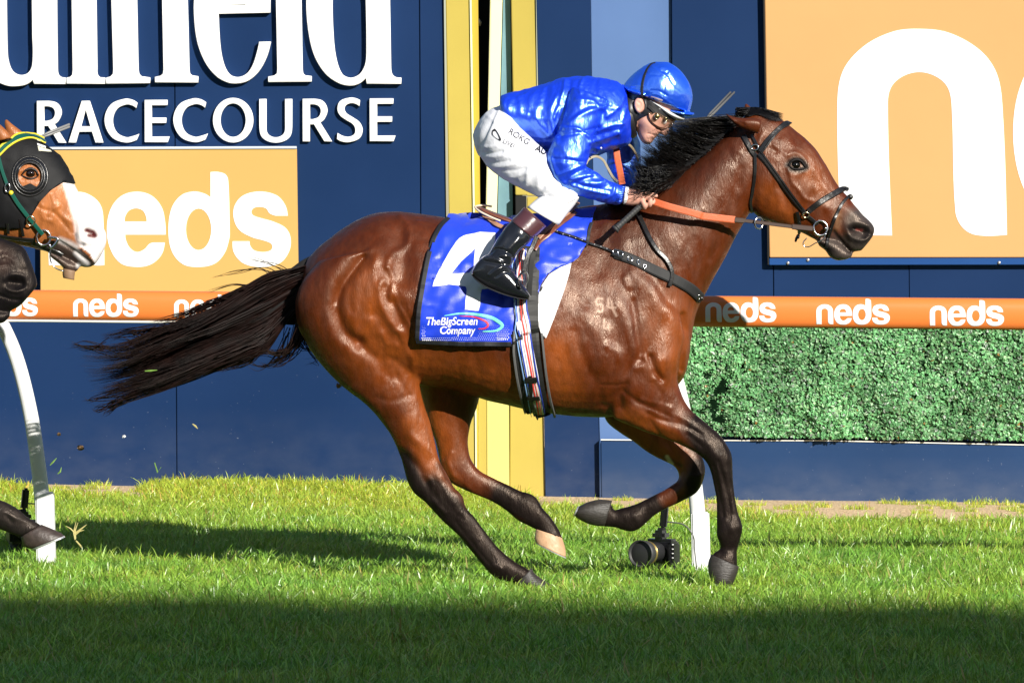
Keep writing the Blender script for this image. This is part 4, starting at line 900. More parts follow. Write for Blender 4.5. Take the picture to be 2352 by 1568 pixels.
    col = blend(col, bright, blackness(p, [(a([(900,900),(900,1150),(1000,1400),(1200,1560)]), 50, 60), ([(965,840),(985,930),(1010,1030)], 40, 30), (b([(900,650),(900,1000)]), 40, 50), (s6([(330,250),(420,450),(500,600)]), 26, 18), (cv(cC, [(100,250),(400,420),(560,600)]), 34, 20), ([(1000,840),(1180,890)], 30, 40), ([(1280,800),(1290,900)], 40, 30), (h([(1000,700),(1100,850)]), 20, 30), (h([(700,900),(850,1050)]), 20, 30)]) * .75)
    col = blend(col, dark, blackness(p, [([(700,590),(780,520),(900,480),(1050,495)], 14, 26), (h([(300,520),(150,700),(0,900)]), 40, 60), ([(1340,520),(1480,560)], 40, 60), ([(700,700),(720,800),(800,890),(880,970)], 10, 14)]) * .85)  # coat's own darker topline, with shade painted in on upper body and rear thigh
    bl = blackness(p, [ # points
        (s6([(250,470),(330,620),(440,740),(560,870)]), 26, 10), (s6([(430,640),(560,780),(700,960)]), 34, 14), (s6([(620,860),(800,1080),(900,1150),(1000,1190)]), 42, 6),
        (s6([(850,690),(1010,760),(1100,900)]), 46, 20), (s6([(470,500),(520,600),(620,660)]), 5, 10),
        (cv(cC, [(860,300),(960,500),(1020,800),(1100,1250),(1100,1500),(950,1650)]), 58, 16), (cv(cC, [(740,330),(830,500)]), 16, 12),
        (cv(cC, [(780,640),(700,850),(640,900)]), 26, 14), (cv(cC, [(420,950),(250,1150),(100,1200),(-200,1150),(-300,1100)]), 60, 5), (cv(cC, [(600,640),(440,560)]), 3, 6)])
    br = blackness(p, [(cv(cC, [(540,880),(480,940)]), 24, 7)]); bl = bl * (1 - .8 * br)
    col = blend(col, blk, bl * .97)
    col = blend(col, mz, blackness(p, [(h([(1400,1110),(1460,1220),(1300,1330),(1180,1330)]), 34, 12)]) * .9)
    col = blend(col, blk * 1.2, blackness(p, [(h([(1330,1170),(1420,1160),(1480,1180),(1480,1230),(1400,1260),(1330,1220)]), 10, 8), (h([(850,665),(890,630),(950,635),(990,685),(930,705),(870,695)]), 8, 4), (h([(335,240),(400,330),(480,390)]), 4, 4), (h([(1210,1190),(1340,1340)]), 4, 4), (h([(1110,1300),(1170,1330)]), 14, 12)]))
    col = blend(col, np.array([.25, .035, .03]), blackness(p, [(h([(1385,1172),(1425,1180)]), 2.2, 1.5)]) * .9)
    col = blend(col, np.array([.22, .12, .06]), blackness(p, [(h([(1240,1050),(1230,1150)]), 7, 8)]) * .6)
    col = blend(col, np.array([.55, .45, .28]), blackness(p, [(cv(cC, [(460,555),(505,625)]), 4.5, 2)]))          # chestnut callus
    # freeze brand
    br = []
    for L in ([(290,500),(248,502),(244,550),(285,548),(298,580),(285,608),(250,606)], [(345,495),(345,570),(405,575)], [(372,520),(385,590),(412,645)], [(310,675),(310,745),(370,745)], [(345,715),(350,765)]): br.append((b(L), 2.3, 1.4))
    col = blend(col, np.array([.50, .34, .26]), blackness(p, br) * .85)
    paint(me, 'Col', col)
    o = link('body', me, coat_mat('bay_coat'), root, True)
    # hooves
    hoof_m = mat('dark_horn', (.045, .038, .034), .45, var=.5, vscale=30, bump=.3, bscale=60, stretch=(1, 1, 5)); horn = mat('pale_horn', (.62, .38, .22), .5, var=.3, vscale=18, bump=.3, bscale=60); shoe = mat('racing_plate', (.72, .73, .75), .3, metal=.7)
    def hoof(S, y, m, lab=None):
        o = mesh('hoof', *loft(S, y, n=4, m=28), m, root, True)
        if lab: o['label'] = lab
        e = S[-1]; e2 = S[-2]; c0 = np.array([(e[0] + e[2]) / 2, (e[1] + e[3]) / 2]); c1_ = np.array([(e2[0] + e2[2]) / 2, (e2[1] + e2[3]) / 2]); d = (c0 - c1_) / np.linalg.norm(c0 - c1_) * 3.0
        A = (e[0], e[1], e[2], e[3], e[4] * 1.02); B = (e[0] + d[0], e[1] + d[1], e[2] + d[0], e[3] + d[1], e[4] * 1.0)
        mesh('horseshoe', *loft([A, B], y, n=1, m=28), shoe, o, False); return o
    hoof([(1183,1340,1222,1303,.029), (1190,1346,1228,1316,.034), (1208,1354,1250,1332,.038), (1229,1363,1273,1346,.041)], -.11, hoof_m)
    hoof([(1231,1214,1290,1232,.030), (1229,1226,1295,1246,.035), (1228,1236,1299,1262,.038), (1230,1245,1300,1279,.040)], .12, horn, 'pale striped horn hoof')
    hoof([(1634,1272,1697,1300,.034), (1628,1286,1694,1314,.040), (1626,1300,1688,1330,.043), (1628,1316,1680,1344,.043), (1634,1334,1668,1354,.036)], -.12, hoof_m)
    hoof([(1406,1149,1388,1208,.033), (1390,1147,1370,1207,.039), (1372,1147,1350,1202,.042), (1348,1153,1330,1192,.040), (1330,1162,1320,1184,.030)], .115, hoof_m)
    # eye
    bv = bvh_of(o); x, y = c3(912, 662); hp, n = cast(bv, x, y)
    ev, ef = ball(hp - n * .0095, (.0205, .0205, .0175), 14); e = mesh('eye', ev, ef, mat('horse_eye', (.004, .003, .002), .12, spec=.5), root, True)
    # eyelids
    for nm, L, r in (('upper_eyelid', [(852,672),(872,640),(912,624),(955,640),(988,690)], .0058), ('lower_eyelid', [(852,672),(880,694),(918,702),(960,700),(988,690)], .0040)):
        P = []
        for q in smoothline(h(L), 5):
            hq, nn = cast(bv, *q); P.append(hq + nn * .003)
        k = len(P); mesh(nm, *tube(P, [r * (.5 + math.sin(i / (k - 1) * math.pi) * .6) for i in range(k)], 8), mat('eyelid', (.008, .006, .006), .6, spec=.2), root, True)
    return root, o, bv
HORSE, HBODY, HBVH = build_horse()

# ---- hair: bundles of thin tapering strands
def hair(name, strands, r0, m, parent, lock=1.0, sides=3):
    V = []; Fc = []
    for P in strands:
        n = len(P); q0 = len(V); prev = None
        for i, p in enumerate(P):
            t = (P[min(i + 1, n - 1)] - P[max(i - 1, 0)]); t = t / (np.linalg.norm(t) + 1e-9)
            a = np.cross(t, [0, 1, .02]); a /= np.linalg.norm(a) + 1e-9; b = np.cross(t, a); r = r0 * (1 - .93 * (i / (n - 1)) ** 1.6) * (.6 + .4 * min(1, i * 2 / n + .5))
            for j in range(sides):
                h = j / sides * 6.283; V.append(p + (a * math.cos(h) + b * math.sin(h)) * r)
        for i in range(n - 1):
            for j in range(sides):
                a_, b_ = q0 + i * sides + j, q0 + i * sides + (j + 1) % sides; Fc.append((a_, b_, b_ + sides, a_ + sides))
    return mesh(name, V, Fc, m, parent, True)
def lerp_line(L, t):
    L = np.asarray([q[:2] for q in L], float); k = t * (len(L) - 1); i = min(int(k), len(L) - 2); return L[i] + (L[i + 1] - L[i]) * (k - i)
hair_m = mat('dark_hair', (.0050, .0042, .0042), .40, spec=.4, var=.3, vscale=40); hair_m2 = mat('tail_hair', (.0045, .0030, .0027), .46, spec=.22, var=.3, vscale=14, col2=(.020, .006, .004))
def tail():
    up = smoothline([(706,592),(660,612),(600,642),(540,680),(480,716),(420,742),(350,772),(290,796),(230,804),(172,798)], 4)
    lo = smoothline([(690,752),(650,772),(610,796),(560,815),(500,838),(440,862),(380,884),(320,902),(270,918),(228,936)], 4)
    rg = np.random.default_rng(5); S = []
    locks = [(rg.beta(1.15, 1.05), rg.normal(0, .11), rg.uniform(.60, 1.02), rg.normal(0, .05), rg.uniform(0, 6.28), rg.uniform(2, 13)) for _ in range(90)]
    for k in range(3500):
        lk = locks[rg.integers(90)]; s = rg.beta(1.15, 1.05); e = rg.uniform(.55, 1.02) if rg.uniform() < .8 else rg.uniform(.3, .7); n = 15; P = []; s1 = s + rg.normal(0, .10); y0 = rg.normal(0, .022); y1 = rg.normal(0, .06)
        lock = 0; ph = rg.uniform(0, 6.28); amp = rg.uniform(0, 2.5)
        if rg.uniform() < .82: s = min(max(lk[0] + rg.normal(0, .034), 0), 1); s1 = s + lk[1] + rg.normal(0, .012); e = lk[2] * rg.uniform(.86, 1.0); y1 = lk[3] + rg.normal(0, .010); ph = lk[4] + rg.normal(0, .15); amp = lk[5]
        rs = .10 + .62 * s       # roots gathered on the dock
        for i in range(n):
            t = i / (n - 1); g = min(1, (t * e) * 4.2); g = g * g * (3 - 2 * g); u = rs * (1 - g) + (s + (s1 - s) * t) * g
            u = min(max(u, -.05), 1.06) + lock * .09 * g * math.sin(t * 5 + s * 20)
            tt = min(t * e, .999); a = lerp_line(up, tt); b = lerp_line(lo, tt); q = a + (b - a) * u
            q = q + np.array([0, 1]) * math.sin(t * 6 + ph) * amp * t; w_ = U(q[0], q[1], 0)
            P.append(np.array([w_.x, y0 * (1 - t) + y1 * t * (1 + .5 * math.sin(u * 9)) - .01, w_.z]))
        S.append(np.array(P))
    W = [([(695,735),(672,790),(640,812),(600,806),(570,822)], 40), ([(690,700),(675,780),(650,822),(620,832)], 24), ([(640,740),(600,800),(560,832),(500,850)], 40), ([(620,650),(540,672),(470,706),(400,728)], 30), ([(560,676),(480,700),(420,724),(350,742)], 22), ([(460,730),(380,752),(300,762),(236,776)], 20), ([(690,640),(640,612),(590,598),(560,590)], 3), ([(640,640),(600,622),(540,625),(490,640)], 4), ([(600,655),(540,650),(480,668)], 4), ([(560,690),(500,690),(440,705)], 5),
         ([(700,740),(680,800),(640,838),(600,835)], 9), ([(690,750),(710,800),(730,830),(705,835)], 6), ([(660,760),(640,820),(600,840),(560,825)], 7), ([(690,740),(690,790),(720,810)], 8), ([(700,720),(692,780),(668,812)], 14),
         ([(330,890),(270,925),(230,940),(215,938)], 12), ([(300,905),(260,935),(240,955)], 8), ([(250,800),(200,795),(165,792)], 14), ([(360,790),(300,770),(255,780)], 7), ([(420,760),(350,762),(300,775)], 6), ([(280,900),(220,915),(195,920)], 7)]
    for L, c in W:
        for k in range(c):
            j = rg.normal(0, 5, (len(L), 2)); j[0] *= 1.6; K = crom(np.array(L, float) + j, 6); y = rg.normal(0, .04)
            S.append(np.array([[*(U(q[0], q[1], 0))][0:1] + [y] + [*(U(q[0], q[1], 0))][2:3] for q in K]))
    return hair('tail', S, .0026, hair_m2, HORSE)
tail()
# solid dock under the hair
mesh('tail_dock', *loft([(712,588,690,720,.03), (690,600,680,745,.045), (655,625,640,745,.05), (600,655,600,760,.045), (540,695,545,790,.035), (480,730,490,815,.026), (420,755,440,840,.018), (360,790,380,865,.008)], .0, n=4, m=14), mat('dock_dark', (.006, .005, .005), .9), HORSE, True)
def mane():
    crest = smoothline([(1712,262),(1692,284),(1655,318),(1612,358),(1572,390),(1532,418),(1492,440),(1450,455),(1405,466)], 5)
    rg = np.random.default_rng(6); S = []
    tips = smoothline([(1610,268),(1568,280),(1540,292),(1505,312),(1478,345),(1462,378),(1462,402),(1452,428),(1380,462)], 5)
    locks = [(rg.uniform(0, 1), rg.normal(0, .06), rg.uniform(.65, 1.2), rg.uniform(-.05, .18), rg.uniform(-.3, .9), rg.uniform(-.2, 1.0), rg.uniform(0, 6), rg.uniform(0, 2.5)) for _ in range(105)]
    for k in range(3600):
        lk = locks[rg.integers(105)]; cl = rg.uniform() < .94; t = min(max(lk[0] + rg.normal(0, .016), 0), 1) if cl else rg.beta(1, 1.1); r = lerp_line(crest, t) + rg.normal(0, 2.5, 2); off = lk[1] if cl else rg.normal(0, .05); tt = min(max(t + off - .03, 0), 1); tp = lerp_line(tips, tt); fr = rg.uniform(.62, 1.08)
        fr = lk[2] * rg.uniform(.9, 1.05) if cl else fr; tp = r + (tp - r) * fr + rg.normal(0, 1.3 if cl else 5, 2); d = tp - r; L = np.linalg.norm(d); nrm = np.array([-.55, -.83]); lift = lk[3] + rg.normal(0, .02) if cl else rg.uniform(.0, .28) - .10
        c1_ = r + d * .3 + nrm * L * lift * .55 + np.array([8, 12]) * (lk[4] if cl else rg.uniform(-.6, 1.3)); c2_ = r + d * .72 + nrm * L * lift * .35 + np.array([0, 16]) * (lk[5] if cl else rg.uniform(-.4, 1.2))
        y0 = rg.uniform(-.045, .03); y1 = y0 + rg.normal(-.05, .05); P = []; ph = lk[6] if cl else rg.uniform(0, 6); am = lk[7] if cl else rg.uniform(0, 3)
        if t > .5: y1 -= .26 * (t - .5) * rg.uniform(0, 1.6)
        for i in range(11):
            u = i / 10; q = (1-u)**3 * r + 3*(1-u)**2*u * c1_ + 3*(1-u)*u*u * c2_ + u**3 * tp; q = q + np.array([.5, 1]) * math.sin(u * 5 + ph) * am * .6 * u
            w_ = U(q[0], q[1], 0); P.append(np.array([w_.x, y0 + (y1 - y0) * u, w_.z]))
        S.append(np.array(P))
    for k in range(260):        # loose hair blown in front of the rider's hand
        a = np.array([rg.uniform(1475, 1560), 0]); a = lerp_line(crest, rg.uniform(.45, .85)) + rg.normal(0, 3, 2); b = np.array([rg.uniform(1436, 1520), rg.uniform(375, 452)]); m_ = (a + b) / 2 + np.array([rg.uniform(-10, 10), rg.uniform(0, 22)]); yb = rg.uniform(-.30, -.20); P = []
        for i in range(10):
            u = i / 9; q = (1-u)**2 * a + 2*u*(1-u) * m_ + u*u * b; w_ = U(q[0], q[1], 0); P.append(np.array([w_.x, -.09 * (1 - u) + yb * u - .08 * math.sin(u * 3.14), w_.z]))
        S.append(np.array(P))
    for k in range(12):
        b = np.array(cH(rg.uniform(1000, 1100), rg.uniform(700, 860))); a = np.array(cH(rg.uniform(1250, 1500), rg.uniform(480, 570))); m_ = np.array(cH(rg.uniform(1080, 1180), rg.uniform(540, 620))); P = []
        for i in range(8):
            u = i / 7; q = (1-u)**2 * a + 2*u*(1-u) * m_ + u*u * b; w_ = U(q[0], q[1], 0); P.append(np.array([w_.x, -.15 * (1 - u) - .262 * u, w_.z]))
        S.append(np.array(P))
    for k in range(650):        # hair lying down the near side of the crest
        t = rg.uniform(.16, .97); r = lerp_line(crest, t) + np.array([3, -3]); L = rg.uniform(25, 75) * (1 - .3 * t); P = []
        dr = np.array([-.95, .42]) + rg.normal(0, .12, 2); dr /= np.linalg.norm(dr)
        for i in range(8):
            u = i / 7; q = r + dr * L * u + np.array([0, 6]) * u * u; hh, nn = cast(HBVH, q[0], q[1])
            w_ = (hh + nn * (.004 + .012 * rg.uniform())) if hh is not None else U(q[0], q[1], -.05)
            P.append(np.array(w_))
        S.append(np.array(P))
    return hair('mane', S, .0017, hair_m, HORSE)
mane()
def forelock():
    rg = np.random.default_rng(8); S = []
    for k in range(520):
        a = np.array(c3(rg.uniform(430, 560), rg.uniform(215, 285))); b = np.array(c3(rg.uniform(700, 815), rg.uniform(262, 330)))
        m_ = np.array(c3(rg.uniform(600, 690), rg.uniform(196, 250))); P = []
        for i in range(10):
            u = i / 9; q = (1-u)**2 * a + 2*u*(1-u) * m_ + u*u * b; hh, nn = cast(HBVH, q[0], q[1] + 2); y = (hh.y - .008 if hh is not None else rg.normal(-.02, .02)); w_ = U(q[0], q[1], y); P.append(np.array(w_))
        S.append(np.array(P))
    return hair('forelock', S, .0020, hair_m, HORSE)
forelock(); offs(HORSE)
# ================================================================== tack
leather = mat('black_leather', (.011, .010, .010), .30, coat=.35, coatr=.2, bump=.1, bscale=120)
satin_blue = mat('saddlecloth_satin', (.010, .050, .66), .38, spec=.5, sheen=.2, var=.12, vscale=9, bump=.1, bscale=400)
print_white = mat('print_white', (.84, .84, .86), .55); binding = mat('black_binding', (.012, .013, .017), .6)
metal = mat('bright_steel', (.78, .78, .80), .16, metal=1.0); brass = mat('buckle_brass', (.72, .62, .42), .22, metal=1.0)
def ring(name, c, r, rad, mt, parent, n=None, sy=1.0):
    n = Vector(n or (0, -1, .0)).normalized(); a = n.cross(Vector((0, 0, 1))).normalized(); b = n.cross(a)
    P = [Vector(c) + a * r * math.cos(i / 24 * 6.28318) + b * r * sy * math.sin(i / 24 * 6.28318) for i in range(25)]
    return mesh(name, *tube(P, rad, 8, cap=False), mt, parent, True)
def cloth():
    t = thing('saddlecloth', 'royal blue satin saddlecloth with a big white number 4 on the bay horse', 'saddlecloth', (0, 0, 1))
    a4 = lambda L: cv(c4, L)
    O = a4([(325,180),(400,146),(470,138),(560,140),(700,170),(900,190),(1100,150),(1335,118),(1318,150),(1280,270),(1268,340),(1250,375),(1200,455),(1170,480),(1080,515),(1000,560),(950,640),(925,720),(915,830),(925,900),(760,1010),(750,1022),(440,1020),(118,1005),(122,900),(130,770),(160,600),(190,450),(225,330),(280,240)])
    def wob(x, y):
        v = noise.noise(Vector((x * .022, y * .011, 3))) * .010 + noise.noise(Vector((x * .05 + y * .03, y * .02, 7))) * .005 + noise.noise(Vector((x * .012, y * .045, 17))) * .006
        return .006 + abs(v) * 1.5 + (.008 if y > 640 and x < 1180 else 0) * min(1, (y - 640) / 100 if y > 640 else 0)
    q, T = poly_tris([O])
    n_ = decal('cloth_panel', q, T, HBVH, satin_blue, t, .006, 7, Y0=0, wob=wob, thick=.003)
    decal('cloth_panel', q, T, HBVH, satin_blue, t, .006, 14, far=True, Y0=0, wob=wob, thick=.003)
    cb = bvh_of(n_)
    strap('binding', a4([(325,180),(275,235),(222,335),(190,450),(160,600),(132,770),(122,900),(118,1002)]), .019, cb, .0035, .003, binding, t)
    strap('binding', a4([(114,1008),(300,1018),(440,1024),(600,1026),(755,1026)]), .019, cb, .0035, .003, binding, t)
    strap('binding', a4([(1328,120),(1312,160),(1280,260),(1266,335),(1250,372)]), .014, cb, .0035, .003, binding, t)
    strap('binding', a4([(1245,390),(1200,458),(1165,486),(1080,518),(1000,564),(952,645),(928,720),(918,800),(915,870)]), .014, cb, .0035, .003, binding, t)
    four = [a4(path([(645,280),(640,330,1),(615,400),(600,520),(590,540),(650,545),(660,650),(552,660),(545,720),(535,805),(438,795),(450,660),(440,640),(330,628),(222,640),(240,580,1),(300,470,1),(380,340,1),(430,300,1),(500,285,1),(540,275)])),
            a4(path([(505,385),(470,420,1),(400,490,1),(345,555),(470,548),(500,500)]))]
    q, T = poly_tris(four); decal('number', q, T, cb, print_white, t, .0045, 7)
    for txt, bx, sh in (('TheBigScreen', (178,845,527,915), .18), ('Company', (272,905,512,975), .18)):
        me = font_mesh(txt, .018, sh); x0, y0 = c4(bx[0], bx[1]); x1, y1 = c4(bx[2], bx[3]); q = fit(me, x0, y0, x1, y1)
        decal('lettering', q, [tuple(f.vertices) for f in me.polygons], cb, print_white, t, .0048, 9)
    # ribbon of the emblem
    for L, w_, c in (([(300,835),(400,822),(520,828),(620,850),(680,885),(690,910),(650,935),(560,940)], .010, (.20, .75, .55)), ([(400,838),(500,845),(570,870),(595,900),(570,920),(530,922)], .006, (.75, .03, .06))):
        strap('emblem', a4(L), w_, cb, .0045, .0008, mat('emblem_ink', c, .5), t, taper=lambda u: .25 + 1.1 * math.sin(u * 3.0) ** 1)
    # halftone dots along the bottom
    V = []; Fc = []
    for i in range(46):
        for j in range(8):
            x = 150 + i * 13 + (j % 2) * 6; y = 905 + j * 13; r = (.6 + j * .28) * (1.1 if i < 5 or i > 38 else .6)
            if 175 < x < 530 and y < 980: continue
            if x > 735: continue
            dx, dy = c4(x, y); h, n = cast(cb, dx, dy)
            if h is None: continue
            s = r * .0011; k = len(V); h = h + n * .0045
            V += [h + Vector((-s, 0, 0)), h + Vector((0, 0, -s)), h + Vector((s, 0, 0)), h + Vector((0, 0, s))]; Fc.append((k, k+1, k+2, k+3))
    o = mesh('dots', V, Fc, print_white, t); o['kind'] = 'stuff'
    # white weight pad below
    p = thing('saddle_pad', 'white pad with black edge showing between saddlecloth and girth', 'saddle pad', (.3, 0, 1))
    W = a4([(1155,488),(1140,560),(1100,690),(1040,850),(985,985),(955,965),(925,880),(918,800),(928,715),(955,640),(1005,565),(1080,518)])
    q, T = poly_tris([W]); pn = decal('pad_panel', q, T, HBVH, print_white, p, .012, 9, thick=.003); decal('pad_panel', q, T, HBVH, print_white, p, .012, 12, far=True, thick=.003)
    strap('edging', a4([(955,640),(925,720),(914,800),(918,880),(945,955),(980,992)]), .014, bvh_of(pn), .003, .003, binding, p)
    offs(t); offs(p); return cb, bvh_of(HBODY, n_), n_
CB, HCB, NCLOTH = cloth()
def saddle():
    t = thing('saddle', 'light racing saddle in brown leather with striped girth and black stirrup leather', 'saddle', (.1, 0, 1.1))
    tan = mat('saddle_leather', (.20, .065, .035), .38, coat=.3, var=.25, vscale=20); cream_l = mat('saddle_piping', (.72, .60, .46), .5); pale = mat('saddle_flap_tan', (.42, .22, .13), .5, var=.2)
    mesh('seat', *loft(cv2(c4, [(508,97,520,128,.03), (545,100,570,160,.085), (620,128,640,190,.105), (720,165,740,225,.11), (860,210,880,270,.10), (1000,205,1010,262,.09), (1120,140,1130,215,.07), (1198,98,1195,150,.03)]), .0, n=5, m=28), tan, t, True)
    P = [U(*c4(x, y), -yy) for x, y, yy in ((620,98,.03),(560,90,.02),(520,95,.04),(508,105,.07),(545,135,.10),(620,172,.115),(680,196,.12))]
    mesh('cantle_piping', *tube(crom([tuple(p) for p in P], 4), .0042, 8), cream_l, t, True)
    strap('flap_strip', cv(c4, [(552,165),(600,198),(650,228),(700,252)]), .020, HCB, .010, .004, pale, t)
    strap('flap', cv(c4, [(1202,100),(1130,165),(1050,235),(985,290),(945,335)]), .018, HCB, .022, .005, pale, t)
    strap('flap', cv(c4, [(1175,150),(1100,215),(1020,280),(950,340),(905,400)]), .030, HCB, .014, .005, tan, t)
    # girth: dark backing, webbing and stripes
    g = strap('girth_backing', cv(c4, [(880,380),(875,520),(868,700),(868,900),(880,1060),(900,1220),(928,1370),(965,1500)]), .078, HCB, .010, .004, M['rubber'], t)
    strap('girth_edge', cv(c4, [(765,940),(768,1050),(790,1220),(820,1370),(850,1475)]), .010, HCB, .008, .008, mat('grey_edge', (.12, .12, .12), .6), t)
    strap('girth_edge', cv(c4, [(955,950),(968,1060),(990,1240),(1015,1380),(1048,1500)]), .010, HCB, .008, .008, mat('grey_edge2', (.10, .10, .10), .6), t)
    strap('girth_backing', cv(c4, [(790,960),(795,1060),(820,1240),(850,1380),(880,1480)]), .045, HCB, .008, .004, M['rubber'], t)
    cen = [(812,400),(808,470),(808,560),(812,720),(825,860),(845,1000),(872,1140),(900,1280),(925,1390),(945,1480)]
    web = strap('webbing', cv(c4, cen), .052, HCB, .016, .003, mat('webbing_white', (.80, .80, .82), .6), t, n=8)
    for nm, off, w_, c in (('stripe', -17, .006, (.02, .06, .45)), ('stripe', -27, .004, (.25, .45, .8)), ('stripe', 0, .0065, (.80, .06, .05)), ('stripe', 9, .004, (.85, .18, .12)), ('stripe', 20, .006, (.02, .05, .40)), ('stripe', -8, .003, (.5, .5, .6))):
        strap(nm, cv(c4, [(x + off * 1.9, y - off * .3) for x, y in cen]), w_, HCB, .0195, .0012, mat('stripe_ink', c, .6), t, n=8)
    for y in (1250, 1365):
        x = 890 if y == 1250 else 905
        strap('keeper', cv(c4, [(x - 42, y), (x, y + 3), (x + 42, y)]), .024, HCB, .022, .004, leather, t)
    strap('girth_billet', cv(c4, [(878,1225),(885,1300),(895,1400),(935,1500)]), .014, HCB, .021, .004, leather, t)
    # stirrup
    strap('stirrup_leather', cv(c4, [(925,300),(895,370),(862,440),(838,535)]), .020, None, 0, .004, leather, t, Ys=[-.335, -.345, -.36, -.375])
    strap('stirrup_leather', cv(c4, [(905,400),(890,470),(878,600),(872,700)]), .022, None, 0, .004, M['rubber'], t, Ys=[-.325, -.33, -.33, -.325])
    P = [U(*c4(x, y), -yy) for x, y, yy in ((838,535,.375),(855,550,.36),(862,590,.335),(850,640,.325),(835,665,.33))]
    mesh('stirrup_iron', *tube(crom([tuple(p) for p in P], 5), .0055, 8), mat('dull_alloy', (.5, .5, .52), .3, metal=.9), t, True)
    P = [U(*c4(x, y), -yy) for x, y, yy in ((838,535,.375),(812,560,.40),(800,600,.41),(810,650,.40),(835,665,.33))]
    mesh('stirrup_iron', *tube(crom([tuple(p) for p in P], 5), .0045, 8), M['blackp'], t, True)
    offs(t)
saddle()
def breastplate():
    t = thing('breastplate', 'black breastplate strap across the shoulder with steel buckles', 'breastplate', (.6, 0, 1.1))
    c = lambda L: cv(c4, L)
    strap('billet', c([(1015,262),(1100,285),(1200,318),(1255,345),(1340,372),(1440,408)]), .011, HCB, .007, .004, leather, t)
    b = strap('chest_band', c([(1460,420),(1560,455),(1700,520),(1850,590),(1960,650),(2030,715)]), .042, HBVH, .004, .007, mat('neoprene_band', (.014, .014, .015), .65), t)
    strap('band_tip', c([(1440,412),(1480,430),(1510,445)]), .030, HBVH, .008, .005, leather, t)
    strap('neck_strap', c([(1600,135),(1640,210),(1690,320),(1740,400),(1790,450),(1820,500),(1832,560),(1815,635)]), .017, HBVH, .012, .004, leather, t)
    for x, y in ((1458,412),(1492,424),(1555,460)):
        h, n = cast(HBVH, *c4(x, y)); ring('buckle', h + n * .014, .010, .0018, metal, t, n, 1.1)
    for x, y in ((1608,482),(1650,505),(2005,702)):
        h, n = cast(HBVH, *c4(x, y)); ring('keeper_ring', h + n * .013,   .006, .0016, metal, t, n, 1.6)
    for k in range(9):
        x, y = 1060 + k * 42, 277 + k * 14.2; h, n = cast(HCB, *c4(x, y))
        if h is not None: mesh('stitch', *ball(h + n * .012, (.0024, .0012, .0012), 5), print_white, t)
    for x, y in ((2035,712),):
        h, n = cast(HBVH, *c4(x - 12, y)); mesh('stud', *ball(h + n * .01, (.010, .008, .010), 8), leather, t, True)
    offs(t)
breastplate()
